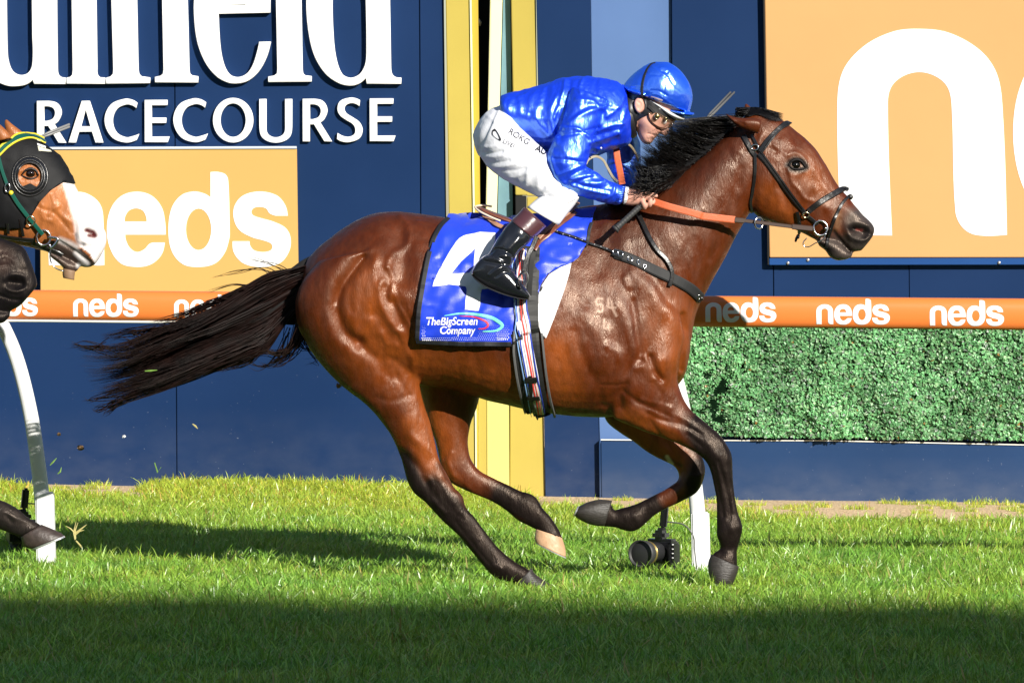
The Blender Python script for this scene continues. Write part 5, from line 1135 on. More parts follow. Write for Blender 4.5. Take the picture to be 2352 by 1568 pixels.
def bridle():
    t = thing('bridle', 'black leather bridle with steel bit ring on the bay horse', 'bridle', (1.2, 0, 1.7))
    h = lambda L: cv(c3, L)
    def S(n, L, w_, off=.004, th=.005, m=leather): return strap(n, h(L), w_, HBVH, off, th, m, t, n=8)
    S('headpiece', [(500,440),(530,500),(570,570),(600,600)], .020); S('headpiece', [(560,430),(600,500),(630,560)], .012)
    S('throat_latch', [(590,590),(592,680),(585,780),(565,880),(548,960),(560,1030)], .013)
    S('browband', [(630,565),(670,500),(730,430),(790,370),(830,345),(865,352)], .019, .005, .007)
    S('browband_edge', [(640,580),(690,510),(745,440),(800,385),(845,362)], .007, .011, .004)
    S('cheekpiece', [(620,580),(680,650),(760,760),(840,870),(910,960),(975,1035)], .017, .004, .005)
    S('cheekpiece', [(645,575),(720,680),(800,790),(880,900),(960,1005)], .007, .010, .003)
    S('cheekpiece', [(1000,1065),(1040,1095),(1080,1130)], .014)
    S('noseband', [(1005,1030),(1060,985),(1130,935),(1200,895),(1260,868),(1305,872)], .024, .006, .009)
    S('noseband_edge', [(1010,1015),(1065,968),(1135,918),(1205,878),(1262,855),(1300,862)], .008, .012, .004)
    S('flash_strap', [(1318,915),(1270,970),(1230,1040),(1205,1110),(1180,1180),(1158,1250),(1150,1310)], .012, .006, .004)
    S('curb_strap', [(920,1030),(935,1100),(940,1150),(935,1230)], .014)
    for p, r in (((590,530), .014), ((985,1052), .014)):
        hh, n = cast(HBVH, *c3(*p)); ring('buckle', hh + n * .012, r, .003, metal if p[0] < 900 else brass, t, n, .8)
    hh, n = cast(HBVH, *c3(1100, 1162)); ring('bit_ring', hh + Vector((0, -.022, 0)), .0285, .0045, metal, t, (.1, -1, .1), 1.05)
    hh2, n2 = cast(HBVH, *c3(1165, 1180)); mesh('bit_mouthpiece', *tube([hh + Vector((.02, -.02, 0)), (hh2 if hh2 is not None else hh) + Vector((.0, .01, 0))], .006, 8), metal, t, True)
    P = [U(*c3(x, y), -.075) for x, y in ((1150,1200),(1120,1250),(1060,1280),(1010,1308),(970,1300),(968,1270),(995,1240))]
    mesh('curb_wire', *tube(crom([tuple(p) for p in P], 5), .0022, 6), metal, t, True)
    mesh('noseband_keeper', *ball(U(*c3(1335, 918), -.01), (.012, .010, .012), 8), leather, t, True)
    mesh('curb_tab', *tube([U(*c3(930,1215), -.05), U(*c3(912,1245), -.05), U(*c3(905,1270), -.05)], [.007, .006, .004], 8), leather, t, True)
    # rein: dark leather near the bit, orange rubber grip towards the hand
    org = mat('orange_rein_grip', (.62, .13, .045), .5, var=.1, vscale=30, bump=.2, bscale=300)
    brn = mat('rein_brown', (.045, .022, .014), .45)
    x0, y0 = cH(1380, 790); x1, y1 = cH(1700, 900); x2, y2 = cH(2100, 1010); x3, y3 = cH(2352, 1080)
    strap('rein_grip', [(x0, y0), (x1, y1), (x2, y2), (x3, y3), c3(200, 1070), c3(432, 1096)], .028, None, 0, .005, org, t, Ys=[-.20, -.215, -.21, -.20, -.185, -.165], n=8)
    strap('rein_joint', h([(430,1096),(505,1104)]), .022, None, 0, .007, brn, t, Ys=[-.166, -.160])
    strap('rein', h([(500,1103),(640,1120),(880,1150),(1040,1168)]), .015, None, 0, .005, brn, t, Ys=[-.160, -.15, -.13, -.118])
    ring('martingale_ring', U(*c3(618, 1122), -.16), .020, .0035, metal, t, (.6, -1, 0), 1.15)
    strap('rein_join', h([(880,1150),(1040,1166)]), .022, None, 0, .007, brn, t, Ys=[-.132, -.120])
    # far rein and loops in front of the chest
    strap('rein_grip', cv(c2, [(1478,900),(1490,1000),(1510,1100),(1530,1210)]), .026, None, 0, .005, org, t, Ys=[.02, .0, -.03, -.08])
    P = [U(*c2(x, y), -yy) for x, y, yy in ((1225,1040,.10),(1250,1000,.08),(1310,978,.06),(1370,1010,.05),(1410,1080,.06),(1450,1150,.08),(1490,1190,.12))]
    strap('rein_loop', [tuple(PX([tuple(p)])[0]) for p in P], .010, None, 0, .003, mat('rein_buff', (.35, .30, .20), .4), t, Ys=[-.10,-.08,-.06,-.05,-.06,-.08,-.12])
    strap('rein_loop', cv(c2, [(1490,890),(1550,868),(1600,890),(1640,950),(1665,1020)]), .009, None, 0, .003, mat('rein_buff2', (.30, .24, .15), .4), t, Ys=[-.01,.0,.02,.04,.06])
    offs(t)
bridle()
# ================================================================== the rider
def mirrorS(V): return [(v[0], -v[1], v[2]) for v in V]
def mir(L): V, Fc = L; return mirrorS(V), [tuple(reversed(f)) for f in Fc]
def chain(f, pts, r, y, n=5):
    """capsule chain: finger through points (crop units, optional dy)"""
    P = crom([tuple(U(*f(p[0], p[1]), y + (p[2] if len(p) > 2 else 0))) for p in pts], n); k = len(P)
    rr = [r * (1.0 - .12 * i / k) for i in range(k)]
    a, b = Vector(P[0]), Vector(P[-1]); d = (b - Vector(P[-2])).normalized(); P = [tuple(p) for p in P] + [tuple(b + d * r * .45), tuple(b + d * r * .75)]; rr += [r * .72, r * .32]
    return tube(P, rr, 12)
T_TORSO = [(518,478,525,640,.13), (560,462,585,740,.145), (650,440,700,805,.15), (800,405,820,885,.155), (920,368,940,965,.16), (1040,330,1120,1000,.17), (1180,314,1280,975,.175), (1320,328,1420,930,.17), (1430,350,1530,885,.145), (1505,372,1590,850,.11), (1545,400,1600,760,.085)]
T_SLV = [(1110,400,1400,520,.075,-.13), (1075,540,1345,640,.078,-.165), (1035,700,1300,752,.078,-.195), (965,840,1266,858,.077,-.22), (922,960,1242,955,.073,-.235), (918,1060,1216,1040,.068,-.24), (950,1155,1218,1078,.062,-.24), (1015,1225,1270,1102,.058,-.235), (1110,1270,1335,1142,.054,-.23), (1220,1312,1400,1185,.049,-.225), (1340,1345,1455,1212,.043,-.22), (1440,1362,1505,1226,.039,-.215), (1475,1368,1520,1232,.034,-.215), (1505,1372,1552,1238,.037,-.215)]
T_FSLV = [(1150,420,1420,520,.075,.13), (1300,600,1500,620,.078,.17), (1380,800,1640,800,.075,.20), (1402,950,1668,910,.07,.21), (1405,1050,1672,1040,.062,.20), (1440,1140,1655,1150,.052,.16), (1490,1200,1650,1215,.045,.10), (1520,1235,1640,1262,.038,.04)]
T_PEL = [(640,460,690,800,.13), (560,490,600,830,.15), (500,553,520,900,.165), (430,578,440,985,.17), (350,650,380,1000,.155), (300,735,320,960,.115), (276,800,290,880,.05)]
T_TH = [(500,570,330,960,.115,-.07), (610,680,400,1062,.112,-.11), (730,790,500,1142,.104,-.15), (835,885,620,1212,.096,-.175), (925,980,725,1262,.09,-.195), (1000,1085,805,1305,.083,-.205), (1080,1190,880,1345,.074,-.215), (1165,1270,950,1400,.064,-.22), (1150,1335,960,1430,.055,-.225)]
T_KNEE = [(905,1272,1175,1318,.056,-.222), (878,1284,1128,1388,.060,-.225), (800,1343,1062,1468,.060,-.24), (733,1402,996,1556,.056,-.26)]
T_CUFF = [(842,98,990,232,.056,-.262), (790,155,942,278,.056,-.28), (750,192,898,314,.056,-.295)]
T_BOOT = [(757,190,898,310,.054,-.296), (716,235,882,335,.053,-.305), (680,280,852,362,.051,-.318), (642,340,806,402,.047,-.33), (608,400,772,455,.043,-.342), (585,440,740,520,.040,-.35), (560,480,700,560,.034,-.355)]
T_FOOT = [(490,522,482,562,.022), (520,475,505,592,.036), (580,425,560,632,.041), (660,425,640,668,.043), (735,500,700,695,.043), (785,565,745,705,.042), (832,625,800,715,.038), (866,672,850,722,.028), (884,700,880,722,.012)]
J_HEAD = [(640,210,1120,300,.045), (440,400,1250,600,.072), (390,600,1190,830,.080), (400,760,1085,985,.080), (425,890,1028,1050,.077), (455,1000,955,1100,.070), (500,1080,890,1160,.062), (535,1160,838,1212,.054), (565,1235,790,1262,.047), (605,1300,752,1318,.036), (650,1338,712,1345,.015)]
J_NOSE = [(900,1000,1045,1045,.012), (880,1060,1010,1090,.015), (870,1100,1000,1140,.018), (860,1140,992,1190,.020), (870,1175,960,1222,.016), (880,1195,930,1215,.008)]
J_EAR = [(545,662,590,668,.006), (505,705,622,700,.010), (494,765,640,765,.011), (505,825,632,830,.010), (535,868,600,872,.008), (550,888,580,886,.004)]
J_NECK = [(200,560,560,1150,.07), (300,560,620,1120,.066), (400,600,700,1100,.06)]
def shrink(S, k):
    o = []
    for s in S:
        cx, cy = (s[0] + s[2]) / 2, (s[1] + s[3]) / 2; o.append((cx + (s[0] - cx) * k, cy + (s[1] - cy) * k, cx + (s[2] - cx) * k, cy + (s[3] - cy) * k, s[4] * k) + tuple(s[5:]))
    return o
def folds(me, amp, scale, seed, aniso=(1, 1, 1), ridge=True, octv=2):
    V, N = arrays(me); d = np.zeros(len(V))
    for o in range(octv):
        n = perlin(V * scale * (2.1 ** o) * np.array(aniso) + perlin(V * scale * .5, seed + 9)[:, None] * .8, seed + o)
        d += ((1 - np.abs(n) * 2.6) if ridge else n * 2) * amp / (1.7 ** o)
    setV(me, V + N * d[:, None])
def rider():
    t = thing('person', 'rider in royal blue silks, blue helmet and white breeches crouching on the bay horse', 'person', (.2, 0, 1.4))
    skin = mat('skin', (.70, .39, .30), .5, spec=.35, var=.1, vscale=30, col2=(.66, .31, .23)); silk = mat('royal_blue_silk', (.008, .055, .80), .22, spec=.9, metal=.42, bump=.3, bscale=34, stretch=(1.6, 1, .7))
    silk2 = mat('helmet_silk', (.02, .16, .88), .16, spec=1.0, metal=.55, bump=.25, bscale=34, coat=.4, coatr=.12, stretch=(1, 1, .4))
    for sm, dc, gc, gf_, rg_ in ((silk, (.0, .030, .78), (.34, .66, 1.0), .33, .40), (silk2, (.005, .07, .80), (.40, .75, 1.0), .46, .26)):
        n_ = sm.node_tree; L_ = n_.links.new; pb = n_.nodes['Principled BSDF']; bo_ = [l.from_socket for l in n_.links if l.to_socket == pb.inputs['Normal']][0]
        df = n_.nodes.new('ShaderNodeBsdfDiffuse'); df.inputs[0].default_value = (*dc, 1); gl_ = n_.nodes.new('ShaderNodeBsdfAnisotropic'); gl_.inputs['Color'].default_value = (*gc, 1); gl_.inputs['Roughness'].default_value = rg_; mx_ = n_.nodes.new('ShaderNodeMixShader'); mx_.inputs[0].default_value = gf_
        L_(df.outputs[0], mx_.inputs[1]); L_(gl_.outputs[0], mx_.inputs[2]); L_(bo_, df.inputs['Normal']); L_(bo_, gl_.inputs['Normal']); L_(mx_.outputs[0], n_.nodes['Material Output'].inputs[0])
    white_b = mat('white_breeches', (.80, .81, .87), .6, bump=.2, bscale=60, sheen=.2); black_h = mat('black_hood', (.012, .012, .014), .42, spec=.6); boot_m = mat('boot_leather', (.010, .011, .015), .20, coat=.7, coatr=.12, bump=.15, bscale=35)
    maroon = mat('boot_top', (.075, .028, .035), .28, coat=.5, bump=.12, bscale=30)
    fy = -.218
    H = [loft(cv2(cH, [(820,840,900,560,.026,fy), (900,880,1010,560,.027,fy), (990,895,1110,575,.029,fy), (1090,890,1220,600,.031,fy), (1170,880,1310,640,.030,fy), (1230,850,1390,690,.024,fy)]), fy, n=4, m=20),
         chain(cH, [(1230,660,-.012), (1330,665,-.020), (1420,680,-.022), (1490,700,-.022)], .0105, fy), chain(cH, [(1310,700,-.004), (1370,770,-.020), (1375,850,-.020), (1360,895,-.010)], .0112, fy),
         chain(cH, [(1210,740,-.012), (1240,820,-.026), (1262,890,-.024), (1262,935,-.012)], .0118, fy), chain(cH, [(1150,780,0), (1175,860,.0), (1180,915,.010), (1150,930,.020)], .011, fy), chain(cH, [(1300,720,.018), (1400,760,.018), (1440,800,.010), (1420,840,.0)], .0105, fy)]
    far_hand = loft(cv2(c2, [(1540,1240,1620,1270,.026), (1570,1255,1610,1330,.026), (1600,1275,1650,1340,.020), (1650,1290,1690,1330,.014)]), .02, n=4, m=16)
    bd = remesh([loft(cv2(cJ, J_HEAD), 0, n=4, m=36), loft(cv2(cJ, J_NOSE), 0, n=3, m=16), loft(cv2(cJ, J_EAR), -.080, n=3, m=14), mir(loft(cv2(cJ, J_EAR), -.080, n=3, m=14)), loft(cv2(cJ, J_NECK), 0, n=3, m=24),
                 loft(cv2(c2, shrink(T_TORSO, .86)), 0, n=3, m=28), loft(cv2(c2, shrink(T_SLV, .62)), 0, n=3, m=16), loft(cv2(c2, shrink(T_FSLV, .62)), 0, n=3, m=16), loft(cv2(c2, shrink(T_PEL, .9)), 0, n=3, m=24),
                 loft(cv2(c2, shrink(T_TH, .82)), 0, n=3, m=18), mir(loft(cv2(c2, shrink(T_TH, .82)), 0, n=3, m=18)), loft(cv2(c2, shrink(T_KNEE, .8)), 0, n=3, m=16), mir(loft(cv2(c2, shrink(T_KNEE, .8)), 0, n=3, m=16)),
                 loft(cv2(c4, shrink(T_CUFF + T_BOOT[1:], .8)), 0, n=2, m=16), mir(loft(cv2(c4, shrink(T_CUFF + T_BOOT[1:], .8)), 0, n=2, m=16)), far_hand] + H, .0034)
    smooth_mesh(bd, 2, None, .5, taubin=False)
    J = lambda L: cv(cJ, L)
    sculpt(bd, [(J([(835,1208),(770,1200),(700,1190)]), 2.4, -2.2), (J([(835,1190),(780,1180),(740,1178)]), 3, 2.2), (J([(815,1232),(770,1235),(730,1225)]), 3, 2.4), (J([(690,1150),(672,1230),(690,1290)]), 2.6, -1.2), (J([(830,1120),(760,1170),(700,1200)]), 3, -1.6),
                (J([(860,1160),(900,1150)]), 3, 2.2), (J([(850,1175),(870,1190)]), 2.5, -3), (J([(760,1000),(880,1040),(960,1030)]), 9, -3.2), (J([(640,1000),(720,1060),(760,1110)]), 8, 2.6), (J([(560,730),(590,760),(570,820)]), 3.2, -3.5), (J([(520,720),(515,780),(540,850)]), 2, 1.8), (J([(580,1100),(640,1180)]), 7, -1.6), (J([(700,1290),(740,1300)]), 5, 1.4), (J([(620,740),(625,790)]), 2, 1.5)])
    h = lambda L: cv(cH, L)
    sculpt(bd, [(h([(1265,700),(1290,780),(1310,860)]), 1.6, -3.5), (h([(1000,640),(1150,700)]), 2.2, 1.2), (h([(1000,720),(1130,770)]), 2.2, 1.2), (h([(1190,700),(1230,720)]), 4, 1.5)])
    body = link('body', bd, skin, t, True); bb = bvh_of(body)
    # eyes hidden behind goggles, brows
    for y in (-.045, .045):
        ec = U(*cJ(930, 1012), y); mesh('eye', *ball(ec, (.012, .012, .012), 10), mat('eye_white', (.5, .48, .46), .1), t, True)
    # jacket
    jk = remesh([loft(cv2(c2, T_TORSO), 0, n=4, m=44), loft(cv2(c2, T_SLV), 0, n=4, m=32), loft(cv2(c2, T_FSLV), 0, n=4, m=28)], .0046)
    smooth_mesh(jk, 5, None, .6, taubin=False)
    s2 = lambda L: cv(c2, L)
    folds(jk, .0050, 9, 21, (1.0, .8, 1.0), octv=1); folds(jk, .0036, 17, 23, (1.5, 1, .6), octv=1); folds(jk, .0014, 42, 27, (1.6, 1, .6), octv=1)
    W = [([(1050,340),(1040,420),(1010,520),(960,660)], 4, 8), ([(1090,340),(1080,440),(1040,560)], 5, -8), ([(1330,740),(1100,790),(1000,800)], 4, -9), ([(1040,740),(1160,750),(1250,820),(1262,870)], 3.2, 8), ([(1090,700),(1200,620),(1380,560)], 6, 7), ([(1110,640),(1230,560),(1400,520)], 6, -7), ([(1260,860),(1380,820),(1500,780)], 5, 8), ([(1240,960),(1330,900),(1480,840)], 6, -7),
         ([(1150,500),(1280,520),(1400,600)], 5, 6), ([(1160,430),(1260,460),(1340,520),(1360,620)], 6, -6), ([(1200,330),(1170,400),(1180,440)], 4, 6), ([(1340,340),(1360,450),(1400,530)], 5, 6), ([(1420,560),(1500,600),(1530,680)], 4, -6), ([(1400,640),(1500,560),(1540,480)], 5, 7), ([(1330,760),(1430,720),(1540,700)], 3, 6), ([(1320,800),(1420,770),(1520,750)], 3, -6),
         ([(940,1000),(980,1130),(1040,1210)], 6, 7), ([(960,1000),(1100,1010),(1200,1030)], 4, -8), ([(1010,1130),(1120,1080),(1210,1040)], 4, 7), ([(1050,1180),(1160,1110),(1220,1090)], 4, -7), ([(1100,1170),(1220,1140),(1300,1130)], 4, 6), ([(1130,1210),(1230,1160),(1330,1160)], 4, -6), ([(1100,1220),(1250,1260),(1400,1290)], 4, 6), ([(1120,1200),(1260,1240),(1420,1270)], 3, -6), ([(1220,1200),(1330,1200),(1390,1180)], 4, 6), ([(1290,1250),(1400,1230),(1440,1210)], 4, -5), ([(1400,1330),(1450,1290),(1470,1220)], 3, 5),
         ([(620,520),(640,620),(700,700)], 8, -4), ([(820,560),(800,640),(850,720),(910,800)], 7, 7), ([(780,600),(740,700),(760,790)], 7, -5), ([(900,420),(860,520),(850,600)], 10, -5), ([(980,480),(930,600),(940,740),(980,860)], 7, 8), ([(1000,560),(990,720),(1000,800)], 6, -9), ([(700,600),(860,640),(950,600)], 4, -4), ([(690,760),(740,800),(820,860)], 5, 5), ([(560,480),(540,560),(560,660)], 5, 4),
         ([(1480,1230),(1475,1300),(1440,1365)], 2.2, -5), ([(1560,560),(1540,640),(1500,760)], 4, 6)]
    sculpt(jk, [(s2(a), r, m_ * (.95 if m_ > 0 else .65)) for a, r, m_ in W]); smooth_mesh(jk, 1, None, .5, taubin=False)
    jo = link('jacket', jk, silk, t, True); jb = bvh_of(jo)
    mesh('collar', *loft(cv2(c2, [(1528,372,1562,760,.085), (1545,378,1580,745,.083), (1562,400,1588,730,.078)]), 0, n=3, m=32), silk, jo, True)
    for k in range(9):
        y = 1238 + k * 15; x = 1530 - k * 3.2; hh, n = cast(jb, *c2(x, y))
        if hh is not None: mesh('cuff_rib', *tube([hh + Vector((-.012, -.001, 0)), hh + Vector((.012, -.001, .003))], .0022, 6), silk, jo, True)
    mesh('jacket_button', *ball(U(*c2(1352, 907), -.15), (.004, .003, .004), 6), print_white, jo, True)
    # breeches
    br = remesh([loft(cv2(c2, T_PEL), 0, n=4, m=40), loft(cv2(c2, T_TH), 0, n=4, m=32), mir(loft(cv2(c2, T_TH), 0, n=4, m=32))], .005)
    smooth_mesh(br, 6, None, .6, taubin=False); folds(br, .0016, 14, 31, octv=1)
    B = [([(300,880),(380,900),(480,890)], 3.5, 4), ([(295,930),(400,950),(520,935)], 3, -5), ([(310,965),(420,985),(540,970)], 3, 5), ([(340,1020),(460,1030),(580,1010)], 3, -5), ([(380,1060),(500,1065),(640,1040)], 3.5, 5), ([(430,1100),(560,1100),(720,1080)], 4, -5), ([(500,1150),(620,1150),(740,1110)], 4, 4), ([(740,1080),(730,1200),(700,1250)], 6, 5), ([(820,900),(830,1100),(820,1230)], 6, 4), ([(870,1280),(930,1230),(1010,1200)], 5, 6), ([(900,1290),(980,1240),(1080,1240)], 4, -6), ([(380,620),(430,660),(480,700)], 5, 3), ([(350,700),(300,780)], 5, -3), ([(860,1240),(900,1180),(960,1150)], 5, -4)]
    sculpt(br, [(s2(a), r, m_) for a, r, m_ in B]); smooth_mesh(br, 1, None, .5, taubin=False)
    bo = link('breeches', br, white_b, t, True); bob = bvh_of(bo)
    ink = mat('breeches_print', (.02, .02, .025), .6)
    def rtext(txt, x, y, ang, hgt, off, f=cT):
        me = font_mesh(txt, off); V, _ = arrays(me); k = hgt / .7; ca, sa = math.cos(R(ang)), math.sin(R(ang)); q = []
        for v in V: X, Y = v[0] * k, -v[1] * k; q.append(f(x + X * ca - Y * sa, y + X * sa + Y * ca))
        decal('print', np.array(q), [tuple(p.vertices) for p in me.polygons], bob, ink, bo, .0025, 9)
    rtext('ROKG', 505, 860, 32, 62, .0); rtext('AU', 790, 1045, 24, 62, .03); rtext('LIVEI', 450, 962, 26, 44, -.006)
    ringp = [path([(345,830),(375,818,1),(440,930),(430,946),(345,880,1)]), path([(352,848),(378,842,1),(418,918),(408,926),(356,884,1)])]
    q, T = poly_tris([cv(cT, l) for l in ringp]); decal('print', q, T, bob, ink, bo, .0025, 9)
    # legs: white knee band, boot tops, boots
    def side(fn, nm):
        mesh('knee_band', *fn(loft(cv2(c2, T_KNEE), 0, n=4, m=28)), print_white, t, True)
        bt_ = remesh([fn(loft(cv2(c4, T_BOOT), 0, n=4, m=28)), fn(loft(cv2(c4, T_FOOT), -.358, n=4, m=24))], .0042); smooth_mesh(bt_, 4, None, .5, taubin=False)
        if nm:
            k = lambda L: cv(cL, L)
            sculpt(bt_, [(k([(340,870),(430,820),(560,850),(640,930)]), 4, -6), (k([(280,940),(400,930),(500,990)]), 4, 6), (k([(260,950),(380,980),(520,1000)]), 3, -5), (k([(480,900),(560,900),(640,910)]), 4, 5), (k([(350,1130),(440,1060),(520,1030),(600,1060)]), 3, 5), (k([(420,1150),(520,1090),(620,1110)]), 3, -4), (k([(700,680),(640,760),(560,840)]), 7, 4), (k([(560,560),(520,700),(440,800)]), 8, 4)])
        b_ = link('boot', bt_, boot_m, t, True)
        mesh('boot_top', *fn(loft(cv2(c4, T_CUFF), 0, n=4, m=28)), maroon, b_, True)
        mesh('sole', *fn(loft(cv2(c4, [(482,556,486,566,.030), (515,588,518,600,.040), (570,628,575,642,.044), (650,664,652,680,.045), (720,690,722,704,.042), (800,712,803,722,.036), (870,722,872,729,.016)]), -.358, n=4, m=16)), M['rubber'], b_, True)
    side(lambda L: L, True); side(mir, False)
    # head gear
    P = [U(*cJ(x, y), 0) for x, y in ((0, 0),)]
    hel = remesh([loft(cv2(cJ, [(352,545,1296,882,.103), (346,490,1322,790,.113), (392,420,1340,650,.115), (478,330,1312,500,.108), (590,238,1222,335,.091), (700,175,1105,222,.064), (800,146,985,150,.030)]), 0, n=5, m=44),
                  loft(cv2(cJ, [(1000,830,1030,880,.07), (1130,862,1150,915,.088), (1240,878,1250,935,.080), (1320,882,1318,932,.055), (1366,884,1362,912,.018)]), 0, n=4, m=24), loft(cv2(cJ, [(345,485,342,520,.05), (400,520,400,575,.085), (520,560,520,630,.105), (640,600,640,665,.112)]), 0, n=3, m=28)], .0036)
    smooth_mesh(hel, 3, None, .5, taubin=False); folds(hel, .0012, 26, 41, octv=1)
    sculpt(hel, [(J([(700,640),(820,620),(960,700),(1150,830)]), 2.2, 2.5), (J([(740,560),(860,570),(980,640)]), 2.2, -2), (J([(950,420),(935,560),(910,650)]), 1.4, -1.8), (J([(880,230),(960,240),(1010,300)]), 3, 2.5), (J([(900,280),(980,300)]), 2.5, -2.5), (J([(760,220),(860,290),(990,380)]), 2.4, 2.2), (J([(660,260),(700,320),(860,340)]), 2.6, -1.8), (J([(460,500),(560,480),(620,500)]), 2.5, 2), (J([(1050,200),(1230,380),(1310,560)]), 2, 1.8), (J([(1000,360),(1100,500),(1180,560)]), 4, -1.8), (J([(350,505),(460,585),(620,645)]), 1.6, -2)])
    ho = link('helmet', hel, silk2, t, True); hb = bvh_of(ho)
    strap('elastic_band', J([(800,160),(740,185),(680,270),(635,390),(612,520),(612,600),(625,680)]), .011, hb, .0015, .002, binding, ho, n=6)
    q, T = poly_tris([J([(742,634),(912,690),(900,738),(736,685)])]); decal('tag', q, T, hb, mat('helmet_tag', (.80, .62, .60), .5), ho, .003, 8)
    mesh('inner_peak', *loft(cv2(cJ, [(700,690,740,735,.088), (860,750,850,840,.092), (1010,845,990,945,.085), (1140,905,1110,995,.068), (1235,955,1210,1002,.035)]), 0, n=4, m=28), mat('grey_white_trim', (.62, .62, .60), .45), ho, True)
    hood = [[(345,560),(470,585),(600,640),(740,700),(880,810),(1010,920),(1085,985),(1060,1005),(960,985),(880,925),(800,880),(730,885),(690,915),(620,950),(545,1000),(530,1060),(540,1200),(500,1240),(400,1230),(300,1180),(300,800)], [(545,665),(500,705),(492,770),(505,830),(545,885),(600,875),(640,820),(640,765),(622,700),(590,665)]]
    q, T = poly_tris([J(l) for l in hood]); hdn = decal('hood', q, T, bb, black_h, t, .0035, 6, thick=.003, wob=lambda x, y: .0025 * noise.noise(Vector((x * .09, y * .05, 1))))
    q, T = poly_tris([J(hood[0])]); decal('hood', q, T, bb, black_h, t, .0035, 10, far=True, thick=.003)
    mesh('neck_gaiter', *loft(cv2(cJ, [(230,640,430,1260,.078), (340,600,500,1250,.076), (420,640,540,1215,.070)]), 0, n=4, m=32), black_h, t, True)
    gm = mat('goggle_frame', (.06, .022, .012), .25, coat=.5); P = []
    gp = [(705,880),(712,950),(750,1020),(820,1072),(900,1095),(975,1090),(1035,1055),(1055,1010),(1010,960)]
    for q_ in smoothline(J(gp), 5):
        hq, nn = cast(bb, *q_); P.append((hq + nn * .007) if hq is not None else (Vector((U(*q_, -.03)))))
    g = mesh('goggles', *tube(P, .0026, 8), gm, t, True)
    q, T = poly_tris([J([(705,880),(712,950),(750,1020),(820,1072),(900,1095),(975,1090),(1040,1055),(1055,1010),(960,950),(860,890),(780,870)])])
    lm = mat('goggle_lens', (.55, .33, .20), .05, spec=.9); lm.node_tree.nodes['Principled BSDF'].inputs['Alpha'].default_value = .2; decal('lens', q, T, bb, lm, g, .008, 8)
    for x, y, r in ((818, 930, .0125), (935, 955, .008)):
        hq, nn = cast(bb, *cJ(x, y))
        if hq is None: continue
        mesh('vent', *ball(hq + nn * .010, (r, .008, r), 10), mat('vent_bronze', (.20, .15, .05), .25, metal=.9), g, True); ring('vent_ring', hq + nn * .016, r * .75, .0018, brass, g, nn)
    strap('goggle_strap', J([(700,790),(740,820),(790,880)]), .012, bb, .010, .003, M['rubber'], g)
    mesh('undershirt_cuff', *loft(cv2(cH, [(850,870,890,520,.033), (880,868,930,525,.032), (915,862,965,540,.029)]), fy, n=3, m=24), print_white, t, True)
    offs(t)
    wp = thing('whip', 'thin black whip with ribbed handle held in the rider\'s near hand', 'whip', (.5, -.2, 1.5))
    hd = mat('whip_grip', (.035, .035, .036), .6)
    P = [U(*cH(725, 1325), -.262), U(*cH(1170, 915), -.245)]; L = [P[0] + (P[1] - P[0]) * (i / 28) for i in range(29)]
    mesh('handle', *tube(L, [.0115 * (1.35 if i == 0 else 1.1 if i < 4 else 1) * (1 + .10 * (i % 3 == 0)) for i in range(29)], 16), hd, wp, True)
    mesh('pommel', *tube([P[0] + (P[0] - P[1]).normalized() * .012, P[0]], [.0195, .0135], 16), hd, wp, True)
    a, b = U(*cH(1170, 915), -.245), U(*c3(400, 108), .36); m_ = (a + b) / 2 + Vector((-.02, 0, .01)); K = crom([tuple(a), tuple(m_), tuple(b)], 8); nk = len(K)
    mesh('shaft', *tube([tuple(k) for k in K], [.006 - .0035 * i / nk for i in range(nk)], 8), mat('whip_shaft', (.03, .03, .032), .3, coat=.4), wp, True)
    e = (Vector(K[-1]) - Vector(K[-5])).normalized(); s0 = Vector(K[-5])
    for dx in (-.006, .006):
        mesh('flap', *tube([s0, s0 + e * .05 + Vector((dx, 0, 0)), Vector(K[-1]) + e * .012 + Vector((dx * 1.3, 0, 0))], [.003, .0055, .0045], 6), mat('flap_grey', (.12, .12, .12), .4), wp, True)
    offs(wp)
rider()
